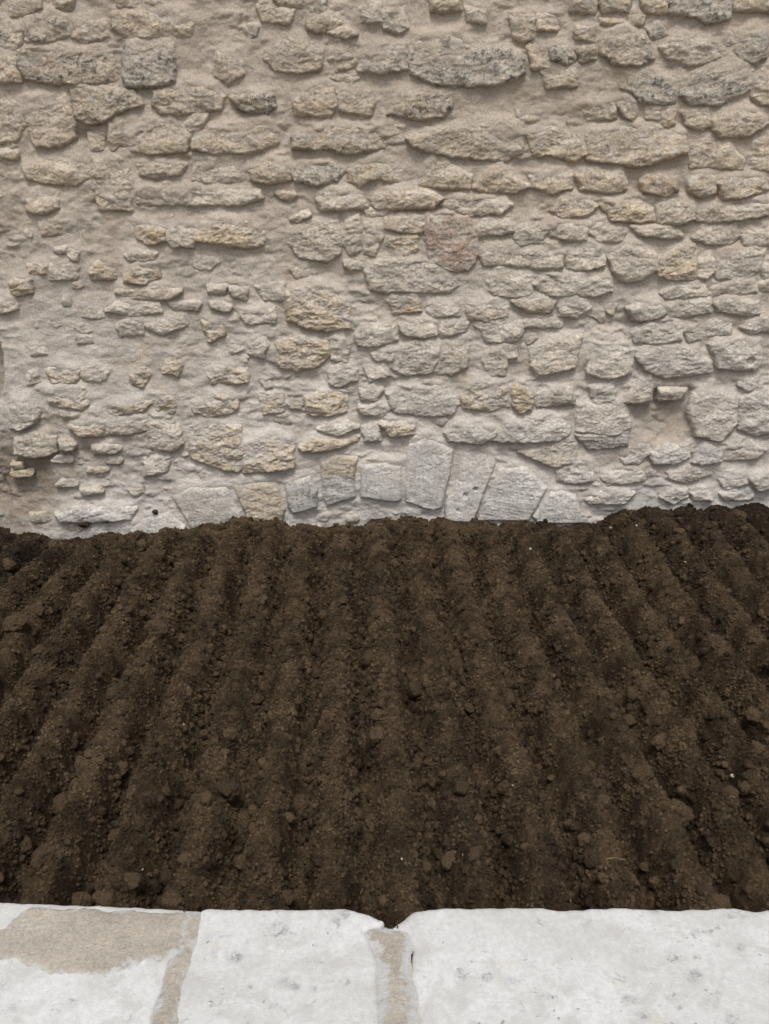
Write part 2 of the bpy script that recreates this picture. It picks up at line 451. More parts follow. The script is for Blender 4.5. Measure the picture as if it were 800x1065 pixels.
# ------------------------------------------------------------------ the stones of the wall, traced in 4x tiles of the photograph
TILE = {'A': 0, 'B': 140, 'C': 280, 'D': 420}
L, Mi, S = 0.019, 0.0245, 0.032           # how far a stone stands out: barely, some, a lot
STONES = [l.split('|') for l in """
A0|tan|.5|L|30,0 160,-20 170,30 100,55 40,60
A0|tan|.6|M|100,80 200,45 280,80 290,140 200,175 110,165
A0|tan|.8|M|-20,125 85,115 90,170 70,205 -20,205
A0|tan|.8|S|70,200 340,200 440,190 470,250 480,325 400,345 230,345 110,330 70,270
A0|tan|.1|M|-20,215 55,215 70,280 90,300 85,335 -20,340
A0|tan|.1|L|320,90 440,80 450,140 360,170 300,150
A0|tan|.2|L|215,-20 300,-20 290,30 230,30
A0|tan|.6|L|480,-30 690,-30 690,25 600,30 490,15
A0|tan|.1|M|470,55 590,45 780,40 800,90 790,145 600,155 520,150 470,110
A0|grey|.8|S|515,170 640,165 715,175 720,260 725,330 700,345 620,360 530,355 510,300
A0|tan|.6|S|290,365 420,355 550,380 590,430 480,470 440,500 360,515 310,480
A0|tan|.1|M|80,410 270,390 310,480 305,560 260,600 150,610 120,540
A0|tan|.5|S|640,380 800,345 870,350 930,400 920,450 800,470 670,475 635,430
A0|tan|.2|L|0,420 80,420 100,520 60,580 0,590
A0|tan|.0|M|445,500 510,500 525,600 460,620
A0|tan|.2|M|520,510 720,490 790,560 770,625 620,640 540,620
A0|tan|.0|L|370,555 430,560 430,620 380,625
A0|pale|.0|S|765,520 800,480 865,470 840,530 790,545
A1|tan|.1|M|100,215 200,225 210,300 150,340 95,310
A1|tan|.9|S|155,400 250,385 335,390 340,440 310,465 200,455
A1|tan|.3|M|300,240 380,150 480,160 545,200 530,280 450,300 350,285
A1|tan|.2|S|480,85 560,60 620,90 590,115 520,130 480,115
A1|tan|.0|M|565,130 620,100 680,140 640,155
A1|pale|.1|L|480,-20 560,-20 550,45 490,45
A1|tan|.1|L|270,20 420,40 400,90 290,80
A1|tan|.5|M|340,-20 450,-20 450,20 370,25
A1|grey|.8|M|700,25 790,10 800,80 710,85
A1|pink|.0|M|420,430 500,340 580,360 600,440 570,480 430,470
A1|tan|.4|M|600,380 740,370 755,430 740,480 620,460
A1|tan|.0|L|590,180 680,165 690,260 600,290
A1|grey|.5|S|690,215 800,180 885,180 890,280 800,300 690,290
A1|tan|.5|S|415,570 560,520 760,530 815,570 800,610 660,640 570,620 420,610
A1|tan|.1|M|0,580 130,520 330,490 355,590 240,630 100,640 0,620
A2|pale|.3|M|-20,30 80,20 95,110 60,130 0,115
A2|tan|.1|S|200,-30 310,-30 315,35 260,45 200,40
A2|pale|.1|L|340,20 420,25 420,90 350,80
A2|tan|.1|M|520,60 620,60 625,150 580,165 540,140
A2|tan|.1|L|640,60 710,50 720,120 640,120
A2|grey|.75|S|105,150 300,130 380,200 500,190 580,240 580,295 540,330 440,350 300,355 200,345 110,300
A2|tan|.9|S|15,470 60,390 180,370 280,385 275,440 240,480 140,490
A2|grey|.8|S|690,190 760,190 795,240 770,265 700,245
A2|tan|.1|L|600,190 680,190 690,280 620,280
A2|tan|.1|L|640,260 800,270 800,350 680,360
A2|tan|.2|M|95,570 340,515 520,500 575,560 570,630 500,665 380,655 200,635 120,605
A2|tan|.0|M|600,555 700,530 830,570 845,640 800,665 690,640 620,640
A2|tan|.0|L|0,510 80,520 80,590 0,600
A3|tan|.4|M|-20,-20 90,-20 75,50 -20,45
A3|tan|.6|S|95,-20 230,-20 215,45 110,50
A3|tan|.2|M|270,-20 370,-20 375,45 290,45
A3|grey|.9|S|385,-20 640,-20 645,70 560,90 470,60 390,50
A3|tan|.1|S|655,-20 820,-20 820,40 660,35
A3|tan|.0|M|100,75 190,75 190,100 100,95
A3|tan|.0|L|215,60 285,65 270,100 220,95
A3|grey|.5|M|290,110 340,90 380,140 310,150
A3|tan|.6|S|95,160 200,115 290,150 320,240 250,275 160,265 100,220
A3|pale|.1|S|350,190 420,145 560,170 600,230 500,270 380,240
A3|grey|.7|S|660,200 680,150 740,100 790,130 790,230 750,255 680,240
A3|tan|.2|M|0,110 80,100 80,170 0,160
A3|tan|.1|L|0,180 80,180 80,240 20,250
A3|grey|.95|S|215,310 310,285 400,340 410,420 360,435 260,420 215,370
A3|grey|.75|S|435,350 520,290 680,265 735,290 720,370 600,435 470,430 435,390
A3|tan|.1|S|750,340 800,260 840,280 840,430 770,430 735,400
A3|tan|.0|M|180,300 210,300 208,370 185,360
A3|tan|.0|S|165,420 220,400 250,470 230,505 190,470
A3|tan|.0|M|290,445 345,440 345,500 290,490
A3|tan|.0|M|350,450 410,450 405,510 360,525
A3|tan|.0|M|445,460 550,445 560,520 520,540 460,510
A3|tan|.1|S|565,500 640,460 780,455 800,510 720,560 600,565 568,540
A3|tan|.0|L|20,430 160,420 165,490 50,490
A3|tan|.1|S|40,560 180,525 340,520 450,560 460,630 400,650 270,688 120,672 45,660
B3|tan|.0|M|470,30 560,0 640,40 700,110 690,140 560,135 480,130
B3|tan|.0|M|740,30 840,0 840,150 720,140
B0|tan|.0|M|90,130 200,110 370,100 375,170 310,205 190,200 110,180
B0|tan|.0|M|385,90 520,80 545,200 540,310 420,310 385,220
B0|tan|.0|M|570,120 700,110 770,120 740,165 650,180 580,160
B0|tan|.0|S|110,260 180,220 240,240 240,300 190,330 110,315
B0|tan|.0|L|160,365 250,360 250,410 170,420
B0|pale|.0|M|560,225 800,215 1080,235 1090,260 1000,290 800,290 570,285
B0|ochre|.0|S|555,370 600,360 690,400 680,440 620,460 570,430
B0|pale|.0|S|690,405 740,370 820,390 800,465 720,465 695,440
B1|ochre|.0|S|15,385 130,340 230,360 300,410 290,455 240,470 130,455 15,440
B0|pale|.0|S|520,500 580,470 650,490 640,520 540,525
B0|ochre|.0|S|515,575 560,540 650,535 665,590 600,622 520,615
B0|ochre|.0|M|370,580 400,530 470,540 475,600 380,600
B0|ochre|.0|L|110,545 190,540 195,580 120,580
B0|pale|.0|L|205,530 330,525 310,600 205,600
B0|pale|.0|M|220,470 270,465 270,490 230,490
B0|pale|.0|M|280,480 320,470 320,520 290,520
B0|tan|.0|M|0,60 70,70 60,95 0,90
B1|tan|.3|S|240,150 330,100 400,130 405,180 330,205 250,190
B1|grey|.6|S|412,140 460,110 580,110 635,140 600,190 520,205 430,190
B1|tan|.0|M|650,150 740,105 870,145 870,190 740,180 700,215 655,190
B1|pale|.0|S|520,270 560,225 700,240 730,300 600,305 540,310
B1|tan|.0|S|740,270 820,235 980,230 1040,265 1000,300 760,305
B1|pale|.0|M|410,350 480,310 490,330 440,360
B1|pale|.0|M|410,400 480,370 600,340 620,420 615,490 560,525 450,510 400,450
B1|pale|.1|S|640,360 690,330 705,400 700,480 660,500 625,450
B1|pale|.0|S|715,370 790,370 800,420 775,450 760,505 715,490
B1|pale|.0|M|630,520 730,525 720,550 660,560 635,545
B1|pale|.0|L|720,310 820,310 790,335 730,335
B1|pale|.0|L|0,70 240,80 235,190 100,200 0,190
B2|tan|.0|M|150,200 180,80 250,110 360,170 350,220 250,220
B2|pink|.0|S|370,220 440,140 490,135 560,190 600,215 550,235 430,235
B2|tan|.0|M|610,170 700,130 780,160 780,220 700,240 620,215
B2|pale|.0|M|240,290 280,255 500,265 530,290 480,325 350,330 250,305
B2|tan|.0|S|0,350 90,335 165,370 150,410 60,400 0,385
B2|ochre|.0|M|0,415 130,410 140,470 100,510 0,500
B2|pink|.2|S|170,330 250,325 340,340 385,420 390,500 350,565 280,565 190,530 170,430
B2|pale|.0|S|385,390 420,355 540,350 545,395 480,415 390,415
B2|grey|.2|M|540,430 560,380 640,350 680,400 640,455 560,455
B2|pale|.0|S|682,390 710,355 800,370 850,390 840,435 780,440 690,420
B2|pale|.0|S|400,500 450,460 560,470 720,450 745,490 740,545 680,555 500,540 420,540
B2|tan|.0|S|695,310 740,255 830,260 885,295 850,330 740,345
B2|pale|.1|S|-80,560 -20,520 190,515 300,570 320,620 260,655 130,655 0,650 -60,640
B3|tan|.0|S|0,160 120,135 200,150 210,220 150,235 20,225
B3|pink|.0|S|270,190 320,165 415,170 420,230 370,255 280,230
B3|tan|.2|S|470,190 520,160 580,170 580,240 520,260 470,230
B3|tan|.0|S|590,200 650,170 780,170 800,220 700,260 610,265
B3|ochre|.0|S|100,290 180,265 320,310 325,355 250,360 150,350
B3|pale|.0|S|332,290 380,270 490,268 490,350 430,370 335,360
B3|pale|.0|S|500,320 560,290 700,280 820,260 830,320 700,350 560,360 500,355
B3|pale|.0|M|40,400 80,360 130,390 210,400 190,440 100,445
B3|pale|.0|S|230,380 320,375 420,400 440,420 380,430 260,410
B3|pale|.0|M|490,430 520,385 660,380 680,420 640,455 540,450
B3|pale|.0|M|690,420 720,405 840,400 840,440 780,460 700,455
B3|pale|.0|S|-45,490 20,460 105,465 118,540 40,562 -40,555
B3|pale|.1|S|140,510 200,450 270,455 330,500 335,560 250,610 190,610 150,560
B3|ochre|.0|M|345,590 350,520 430,465 490,460 500,500 500,600 420,600
B3|pale|.0|L|505,470 560,490 580,560 540,600 505,590
B3|grey|.0|S|580,540 600,490 700,470 785,475 765,560 720,600 590,600
B3|grey|.0|M|770,540 800,520 850,540 850,600 780,600
C0|ochre|.0|S|40,60 60,40 125,45 125,95 70,108 45,90
C0|tan|.0|L|-10,120 60,120 70,160 20,180 -10,180
C0|tan|.0|M|480,90 650,70 750,90 700,125 520,115
C0|pale|.0|M|440,170 500,130 660,140 670,175 540,190
C0|pale|.0|L|700,140 830,135 820,165 720,165
C0|pale|.0|L|480,240 520,200 600,220 590,270 500,275
C0|pale|.0|L|600,230 760,190 770,230 680,270 620,250
C0|ochre|.0|M|190,420 240,395 330,420 310,470 220,475
C0|tan|.0|L|335,410 400,390 450,430 420,470 340,460
C0|ochre|.0|S|190,510 250,485 350,490 365,560 340,580 210,565
C0|pale|.0|L|120,330 180,310 190,350 130,355
C0|pale|.0|L|100,380 150,370 160,470 110,480
C0|ochre|.0|L|540,440 600,400 620,440 590,490 545,480
C0|ochre|.0|L|670,400 730,350 760,400 740,440 680,430
C0|ochre|.0|M|440,570 560,545 625,555 590,590 490,605 450,600
C0|ochre|.0|L|640,550 720,510 740,560 720,600 650,590
C0|pale|.4|M|40,540 130,530 160,590 140,640 80,668 40,660
C1|pale|.0|S|75,140 110,125 160,155 150,172 80,160
C1|ochre|.0|S|390,90 520,60 620,90 655,160 650,240 560,255 480,245 400,210
C1|pale|.1|L|260,70 380,60 380,130 300,120
C1|pale|.0|M|150,70 230,80 220,125 170,110
C1|pale|.0|L|190,170 340,160 340,220 220,225
C1|pale|.0|M|230,290 290,270 315,320 290,365 230,350
C1|ochre|.0|M|345,310 440,280 560,300 570,350 520,400 430,420 360,400
C1|pale|.0|M|578,290 630,270 650,330 640,385 580,370
C1|pale|.0|S|675,270 740,215 840,235 850,290 760,322 690,315
C1|pale|.0|S|745,350 800,330 840,350 830,380 770,380
C1|ochre|.0|M|60,430 130,400 220,420 230,470 160,475 80,475
C1|ochre|.0|L|40,220 130,200 130,270 70,300
C1|pale|.1|M|570,430 620,390 680,420 680,460 600,490 570,470
C1|pale|.0|M|720,410 800,390 820,440 740,465
C1|ochre|.0|M|470,540 520,515 640,520 640,590 560,610 480,600
C1|ochre|.0|M|0,570 100,515 185,540 180,590 60,612 10,600
C1|pale|.0|M|700,510 760,480 790,500 770,545 710,540
C1|pale|.0|M|695,570 780,550 830,575 800,612 700,600
C1|pale|.0|M|60,60 140,70 130,95 70,100
C1|ochre|.0|L|280,540 370,520 380,590 300,600
C2|pale|.0|M|430,50 470,0 610,20 617,90 560,115 450,110
C2|pale|.0|S|622,60 650,25 800,18 945,35 950,90 880,110 700,108 640,80
C2|ochre|.0|M|10,120 140,105 150,170 40,188
C2|pale|.0|M|180,170 200,140 310,165 310,190 200,195
C2|pink|.0|M|340,150 420,130 510,150 515,195 430,212 350,205
C2|tan|.3|S|530,130 640,115 715,130 690,178 600,175
C2|pale|.0|S|725,155 740,115 800,112 860,160 800,195 730,190
C2|pale|.0|S|60,230 130,200 210,225 215,270 150,285 80,270
C2|pale|.0|S|230,250 240,220 350,215 340,250 240,285
C2|pale|.0|M|380,230 500,205 575,215 570,270 540,300 430,300
C2|pale|.1|M|60,330 130,300 232,310 230,370 190,430 90,440 40,420
C2|tan|.2|M|240,330 290,275 350,290 345,400 280,440 215,430
C2|tan|.0|M|410,380 440,340 480,305 550,320 545,365 510,370 500,440 430,440
C2|tan|.0|S|610,340 700,290 820,280 800,360 790,410 640,440 615,400
C2|grey|.1|M|10,520 100,480 270,490 310,560 280,600 190,612 40,590
C2|ochre|.0|S|320,540 340,480 430,460 510,490 515,570 430,590 330,575
C2|ochre|.0|S|535,490 590,470 620,520 610,580 560,600 540,560
C2|tan|.3|M|640,540 720,480 780,500 790,560 640,570
C2|pale|.0|L|585,210 740,200 740,240 590,240
C3|pale|.0|M|350,100 430,60 540,65 540,105 460,115 370,120
C3|pale|.0|S|565,80 620,45 740,45 750,90 640,108 570,105
C3|pale|.0|M|755,60 800,40 850,50 850,90 770,95
C3|grey|.1|S|215,160 260,130 360,135 368,180 330,205 240,210
C3|grey|.1|S|375,150 450,125 555,118 555,175 480,190 380,200
C3|grey|.1|S|570,130 640,115 760,125 760,180 720,190 590,175
C3|grey|.4|S|690,240 760,190 840,190 840,250 720,268
C3|grey|.1|M|230,260 300,220 440,230 435,290 330,310 250,300
C3|grey|.0|L|445,250 510,205 520,290 470,300
C3|grey|.0|L|540,240 590,205 645,230 640,270 550,275
C3|pale|.0|M|50,330 130,280 240,340 220,430 130,460 50,430
C3|grey|.2|S|250,360 330,320 480,330 560,380 565,425 480,440 370,448 290,420
C3|grey|.1|S|552,310 640,280 760,300 770,390 740,420 590,410 575,360
C3|grey|.0|M|680,480 700,440 760,450 760,490 710,505
C3|tan|.0|S|200,550 240,480 320,450 310,540 240,560
C3|pale|.0|L|60,490 150,470 160,540 80,560
C3|tan|.0|L|350,500 460,500 430,540 350,540
C3|pale|.1|S|470,600 490,520 660,520 662,640 600,710 500,690
C3|grey|.1|S|678,540 740,510 840,530 840,670 740,692 680,660
D0|ochre|.0|S|285,90 360,70 430,85 430,130 330,132
D0|pink|.0|S|440,75 560,55 615,60 615,110 540,125 440,130
D0|tan|.0|L|250,30 410,40 420,65 270,62
D0|tan|.0|M|245,160 280,140 310,170 300,195 250,190
D0|tan|.0|M|60,150 130,120 225,140 225,200 150,225 60,210
D0|tan|.0|M|380,180 430,165 500,185 470,205 390,205
D0|tan|.0|S|615,110 640,70 740,90 755,160 720,195 630,190
D0|pale|.0|L|600,230 650,205 700,240 690,280 600,300
D0|tan|.0|M|330,360 400,350 420,370 350,378
D0|white|.0|M|230,460 330,430 560,440 540,480 400,490 250,490
D1|ochre|.0|M|-10,100 80,75 200,100 210,190 190,285 100,265 -10,220
D1|ochre|.0|S|215,160 340,120 415,150 420,265 330,275 215,285
D1|ochre|.0|S|450,180 500,145 600,152 690,135 680,155 590,185 500,200 460,200
D1|pale|.0|S|520,105 640,70 690,100 600,130
D1|grey|.0|L|710,100 780,80 780,150 720,155
D1|ochre|.0|M|780,80 860,65 925,85 920,125 830,135
D2|grey|.1|S|255,120 280,80 400,75 462,110 455,150 380,165 270,150
D2|grey|.1|S|468,150 500,70 650,60 765,50 770,120 730,150 600,158 480,155
D2|tan|.3|L|560,200 700,160 800,150 800,250 700,260
D3|pale|.0|M|0,10 200,0 225,100 150,130 0,110
D3|grey|.6|M|0,130 220,112 210,170 60,190
D3|grey|.0|M|0,230 60,240 70,320 0,330 -80,320 -80,280
D3|grey|.0|M|190,230 230,170 300,170 310,200 260,250 200,250
D3|white|.0|S|310,195 380,165 465,170 470,220 400,250 320,245
D3|white|.0|S|480,240 510,160 580,155 600,200 600,240 520,248
D3|tan|.0|L|605,180 720,160 790,190 740,230 612,235
D3|pale|.0|M|110,310 180,270 290,270 280,320 130,335
D3|tan|.0|M|380,290 470,255 560,290 460,330 390,310
D3|pale|.0|M|600,320 700,290 710,330 620,360
D3|grey|.2|S|720,310 820,270 820,350 750,360
D3|pale|.0|M|40,400 130,350 240,370 200,415 60,415
D3|pale|.2|M|350,390 400,350 460,360 460,390 400,415
D3|pale|.0|M|480,370 560,350 560,400 490,400
D3|pale|.0|M|600,370 740,370 740,400 620,400
D0|white|.1|arch|540,530 590,480 700,450 770,510 760,570 560,570
D0|grey|.2|arch|715,390 790,350 945,345 1005,470 1000,520 790,520 770,480
D1|ochre|.2|arch|165,340 350,320 388,440 370,495 230,495 215,450
D1|white|.6|arch|385,340 490,300 522,360 520,430 420,460 395,430
D1|ochre|.3|arch|530,250 600,210 690,225 675,300 680,390 560,430 540,380
D1|white|.1|arch|700,260 790,240 872,260 872,400 850,410 700,390
D2|white|.2|arch|100,170 170,140 290,190 275,290 240,430 200,445 90,410 80,330
D2|white|.2|arch|315,220 360,190 460,215 465,250 370,490 250,490 250,420 300,320
D2|white|.0|arch|475,275 590,262 680,350 600,490 385,490 440,360
D2|white|.0|arch|690,370 740,360 800,380 830,500 640,500 615,470
""".strip().splitlines()]

PIGMENT = {'tan': (0.545, 0.46, 0.36), 'pale': (0.60, 0.535, 0.455), 'grey': (0.56, 0.515, 0.455),
           'ochre': (0.575, 0.48, 0.36), 'pink': (0.43, 0.30, 0.24), 'white': (0.62, 0.595, 0.56)}

stones = []      # dicts: poly (wall metres), p, tint, lichen, ochre, arch, px area
for tile, typ, lich, prot, pts in STONES:
    ox, oy = 200 * int(tile[1]), TILE[tile[0]]
    P = np.array([[float(v) for v in q.split(',')] for q in pts.split()]) / 4 + (ox, oy)
    X, Z = on_wall(P[:, 0], P[:, 1], YW - 0.025)
    arch = prot == 'arch'
    p = {'L': L, 'M': Mi, 'S': S, 'arch': 0.027}[prot] * rng.uniform(0.85, 1.2)
    c = np.array(PIGMENT[typ]) * rng.uniform(0.92, 1.09)
    if typ == 'pink' and not pts.startswith('170,330'):
        c = 0.35 * c + 0.65 * np.array(PIGMENT['tan'])
    cy = P[:, 1].mean()
    low = sstep(170, 470, cy)
    c = c * (1 - 0.30 * low * (typ != 'ochre')) + np.array([0.60, 0.565, 0.52]) * 0.30 * low * (typ != 'ochre')
    c = c * (0.95 + 0.10 * low) * np.array([1 + 0.03 * (1 - low), 1, 1 - 0.06 * (1 - low)])
    a = 0.5 * abs(np.dot(P[:, 0], np.roll(P[:, 1], 1)) - np.dot(P[:, 1], np.roll(P[:, 0], 1)))
    stones.append(dict(poly=np.stack([X, Z], -1), p=p, tint=c, lichen=float(lich),
                       ochre=0.85 if typ == 'ochre' else 0.12 if typ in ('tan', 'pink') else 0.04,
                       arch=arch, area=a, rough=1.5 if typ == 'ochre' else 0.75 if arch else 1.0, typ=typ, seen=True))

# the wall goes on beyond the frame: rough courses of the same rubble
WX0, WX1, WZ0, WZ1 = -3.3, 3.3, -0.30, 3.55
z = 0.02
while z < WZ1 - 0.1:
    hgt = rng.uniform(0.10, 0.19)
    x = WX0 + rng.uniform(0, 0.2)
    while x < WX1 - 0.2:
        wd = rng.uniform(0.14, 0.46)
        u, v = wall_to_px(np.array([x - 0.03, x + wd + 0.03]), np.array([z + hgt / 2] * 2))
        vt = wall_to_px(0, z - 0.02)[1]
        outside = u[1] < -18 or u[0] > 818 or vt < -12
        niche = u[1] < -5 and u[0] > -260 and 330 < v[0] < 600
        if outside and not niche and rng.random() < 0.82:
            n = 9
            th = np.sort(rng.uniform(0, 2 * np.pi, n))
            k = (np.abs(np.cos(th)) ** 3 + np.abs(np.sin(th)) ** 3) ** (-1 / 3) * rng.uniform(0.86, 1.0, n)
            poly = np.stack([x + wd / 2 + k * np.cos(th) * wd / 2, z + hgt / 2 + k * np.sin(th) * hgt * 0.44 * (1 + 0 * k)], -1)
            typ = rng.choice(['tan', 'pale', 'grey', 'ochre'])
            stones.append(dict(poly=poly, p=rng.uniform(0.018, 0.036), tint=np.array(PIGMENT[typ]) * rng.uniform(0.9, 1.08),
                               lichen=rng.choice([0, 0, 0.2, 0.6]), ochre=0.5 if typ == 'ochre' else 0.05, arch=False, area=0,
                               rough=1.0, typ=typ, seen=False))
        x += wd + rng.uniform(0.02, 0.06)
    z += hgt + rng.uniform(0.01, 0.03)

# ---- relief of the stones and of the mortar round them (metres out of the wall plane)
GD = 0.0075
gx = np.arange(WX0, WX1 + GD, GD); gz = np.arange(WZ0, WZ1 + GD, GD)
GX, GZ = np.meshgrid(gx, gz)


def stone_relief(s, X, Z, idx):
    wob = 0.010 * fbm(X / 0.05, Z / 0.04, 3, 300 + idx)
    d = sdf_poly(s['poly'], X, Z)
    gzd, gxd = np.gradient(d)
    up = gzd / (np.hypot(gzd, gxd) + 1e-9)            # 1 along the lower edge, -1 along the upper one
    d = d + wob * (0.35 if s['arch'] else 1.1) + (0.002 if s['arch'] else 0.013)
    cx, cz = s['poly'].mean(0)
    ex = np.ptp(s['poly'][:, 0]); ez = np.ptp(s['poly'][:, 1])
    e = min(0.022, 0.24 * min(ex, ez)) * (0.75 if s['arch'] else 1.0) * (1.65 - 1.0 * sstep(-0.6, 0.9, up))
    prof = np.sqrt(np.clip(1 - (1 - np.clip(d / e, 0, 1)) ** 2, 0, 1))
    r = random.Random(idx)
    ta, tb = r.uniform(-0.05, 0.05), r.uniform(-0.10, 0.05)
    dome = 1 - 0.22 * (((X - cx) / (ex / 2 + 1e-6)) ** 2 + ((Z - cz) / (ez / 2 + 1e-6)) ** 2)
    rg = s['rough']
    nz = (0.0065 * fbm(X / 0.055, Z / 0.038, 4, 500 + idx, 0.6) + 0.0045 * ridged(X / 0.06, Z / 0.026, 4, 700 + idx)
          + 0.0018 * fbm(X / 0.012, Z / 0.010, 2, 900 + idx)) * rg
    # broken facets
    fa = perlin(X / 0.07, Z / 0.05, 1100 + idx)
    nz = nz + 0.006 * rg * np.round(fa * 3) / 3
    if s['arch']:
        nz = nz * 0.55
    nz = nz + (0.0 if s['arch'] else 0.009) * perlin(X / 0.13, Z / 0.10, 1500 + idx)
    h = s['p'] * prof * dome + prof * (nz + ta * (X - cx) + tb * (Z - cz))
    return np.where(d > 0, h, -0.03), d


H = np.zeros_like(GX)
PXX, PXY = wall_to_px(GX, GZ)
MASK = np.zeros_like(GX)
for s in stones:
    MASK = np.maximum(MASK, 0)
    lo = s['poly'].min(0) - 0.03; hi = s['poly'].max(0) + 0.03
    j0, j1 = np.searchsorted(gx, [lo[0], hi[0]]); i0, i1 = np.searchsorted(gz, [lo[1], hi[1]])
    if i1 - i0 > 1 and j1 - j0 > 1:
        MASK[i0:i1, j0:j1] = np.maximum(MASK[i0:i1, j0:j1], sstep(-0.02, 0.0, sdf_poly(s['poly'], GX[i0:i1, j0:j1], GZ[i0:i1, j0:j1])))
# half-buried bits of stone that just break the mortar's surface
fill = 0
for _ in range(9000):
    if fill >= 150:
        break
    x, z = rng.uniform(WX0 + .1, WX1 - .1), rng.uniform(-0.02, WZ1 - .1)
    wd, hg = rng.uniform(0.022, 0.075), rng.uniform(0.014, 0.034)
    j0, j1 = np.searchsorted(gx, [x - wd, x + wd]); i0, i1 = np.searchsorted(gz, [z - hg, z + hg])
    u, v = wall_to_px(x, z)
    if MASK[i0:i1, j0:j1].max() > 0.25 or (u < 14 and 330 < v < 600) or (645 < u < 722 and 400 < v < 462):
        continue
    MASK[i0:i1, j0:j1] = 1
    th = np.sort(rng.uniform(0, 2 * np.pi, 8))
    k = (np.abs(np.cos(th)) ** 3 + np.abs(np.sin(th)) ** 3) ** (-1 / 3) * rng.uniform(0.75, 1.0, 8)
    poly = np.stack([x + k * np.cos(th) * wd, z + k * np.sin(th) * hg], -1)
    typ = rng.choice(['tan', 'pale', 'pale', 'ochre'])
    stones.append(dict(poly=poly, p=rng.uniform(0.005, 0.012), tint=np.array(PIGMENT[typ]) * rng.uniform(0.92, 1.05), lichen=0.1,
                       ochre=0.3 if typ == 'ochre' else 0.0, arch=False, area=1, rough=0.8, typ=typ, seen=True, bit=True))
    fill += 1

for i, s in enumerate(stones):
    lo = s['poly'].min(0) - 0.03; hi = s['poly'].max(0) + 0.03
    j0, j1 = np.searchsorted(gx, [lo[0], hi[0]]); i0, i1 = np.searchsorted(gz, [lo[1], hi[1]])
    if i1 - i0 < 2 or j1 - j0 < 2:
        continue
    d = sdf_poly(s['poly'], GX[i0:i1, j0:j1], GZ[i0:i1, j0:j1])
    H[i0:i1, j0:j1] = np.maximum(H[i0:i1, j0:j1], s['p'] * sstep(-0.008, 0.008, d))
AR = np.zeros_like(GX)
for s in stones:
    if s['arch']:
        AR = np.maximum(AR, sstep(-0.02, 0.0, sdf_poly(s['poly'], GX, GZ)))
AR = blur(AR, 2.0)
B1_, B2_ = blur(H, 2.0), blur(H, 6.0)
sh = 3                                    # mortar is bedded up on a stone's top and cut back beneath it
UP_ = np.vstack([np.repeat(B1_[:1], sh, 0), B1_[:-sh]])
DN_ = np.vstack([B1_[2:], np.repeat(B1_[-1:], 2, 0)])
GAP = 0.16 + 0.26 * fbm(GX / 0.22, GZ / 0.16, 3, 36)
MORT = 0.64 * UP_ + 0.50 * B2_ - GAP * DN_ + 0.0005
CALM = 1 - 0.72 * np.exp(-((PXX - 95) / 120) ** 4 - ((PXY - 335) / 75) ** 4)      # the smoother rendered patch at the left
MORT += 0.014 * fbm(GX / 0.15, GZ / 0.10, 4, 40) + 0.010 * CALM * fbm(GX / 0.055, GZ / 0.04, 4, 44, 0.65) + 0.012 * fbm(GX / 0.6, GZ / 0.5, 2, 47)
LED = fbm(GX / 0.13, GZ / 0.05, 3, 58)
MORT += 0.010 * CALM * (sstep(0.05, 0.17, LED) - 0.5) * sstep(-0.15, 0.35, fbm(GX / 0.35, GZ / 0.3, 2, 59))       # lumpy ledges left by the trowel
MORT += 0.0035 * CALM * ridged(GX / 0.06, GZ / 0.024, 4, 52) * sstep(-0.3, 0.4, fbm(GX / 0.3, GZ / 0.3, 2, 55))
# the thickly rendered left half of the wall
MORT += 0.006 * np.exp(-((PXX - 90) / 110) ** 2 - ((PXY - 330) / 70) ** 2)
# the hollow patched with mortar at the right
rec = np.array([(652, 412), (672, 406), (700, 402), (724, 404), (716, 418), (717, 440), (704, 457), (684, 460), (668, 452), (659, 436)], float)
rx, rz = on_wall(rec[:, 0], rec[:, 1])
MORT -= (0.030 + 0.012 * sstep(455, 405, PXY)) * sstep(-0.022, 0.032, 0.014 * fbm(GX / 0.06, GZ / 0.06, 3, 33) + sdf_poly(np.stack([rx, rz], -1), GX, GZ))
# furrow of missing mortar and other hollows: px, py, radii in px, depth
for hx, hy, ra, rb, dep in ((14, 505, 36, 34, .055), (70, 470, 45, 10, .018), (120, 485, 40, 8, .010), (655, 335, 24, 9, .02),
                            (85, 545, 7, 5, .03), (660, 375, 6, 24, .008), (560, 470, 50, 5, .010), (430, 217, 45, 3, .016),
                            (120, 92, 25, 6, .012), (85, 140, 16, 8, .02), (160, 95, 30, 8, .012), (545, 48, 25, 8, .012)):
    MORT -= dep * np.exp(-((PXX - hx) / ra) ** 2 - ((PXY - hy) / rb) ** 2)
# the edge of an opening that begins just at the frame's left border
nic = np.array([(-330, 330), (-20, 335), (-2, 352), (3, 368), (4.5, 388), (4, 402), (-1, 416), (-5, 432), (-4, 488), (3, 503),
                (9, 517), (10, 548), (9, 640), (-330, 640)], float)
nx, nz_ = on_wall(nic[:, 0], nic[:, 1])
NICHE = sstep(-0.006, 0.022, sdf_poly(np.stack([nx, nz_], -1), GX, GZ))
MORT -= (0.045 + 0.115 * sstep(470, 420, PXY)) * NICHE


MORT = MORT * (1 - 0.45 * AR) - 0.002 * AR


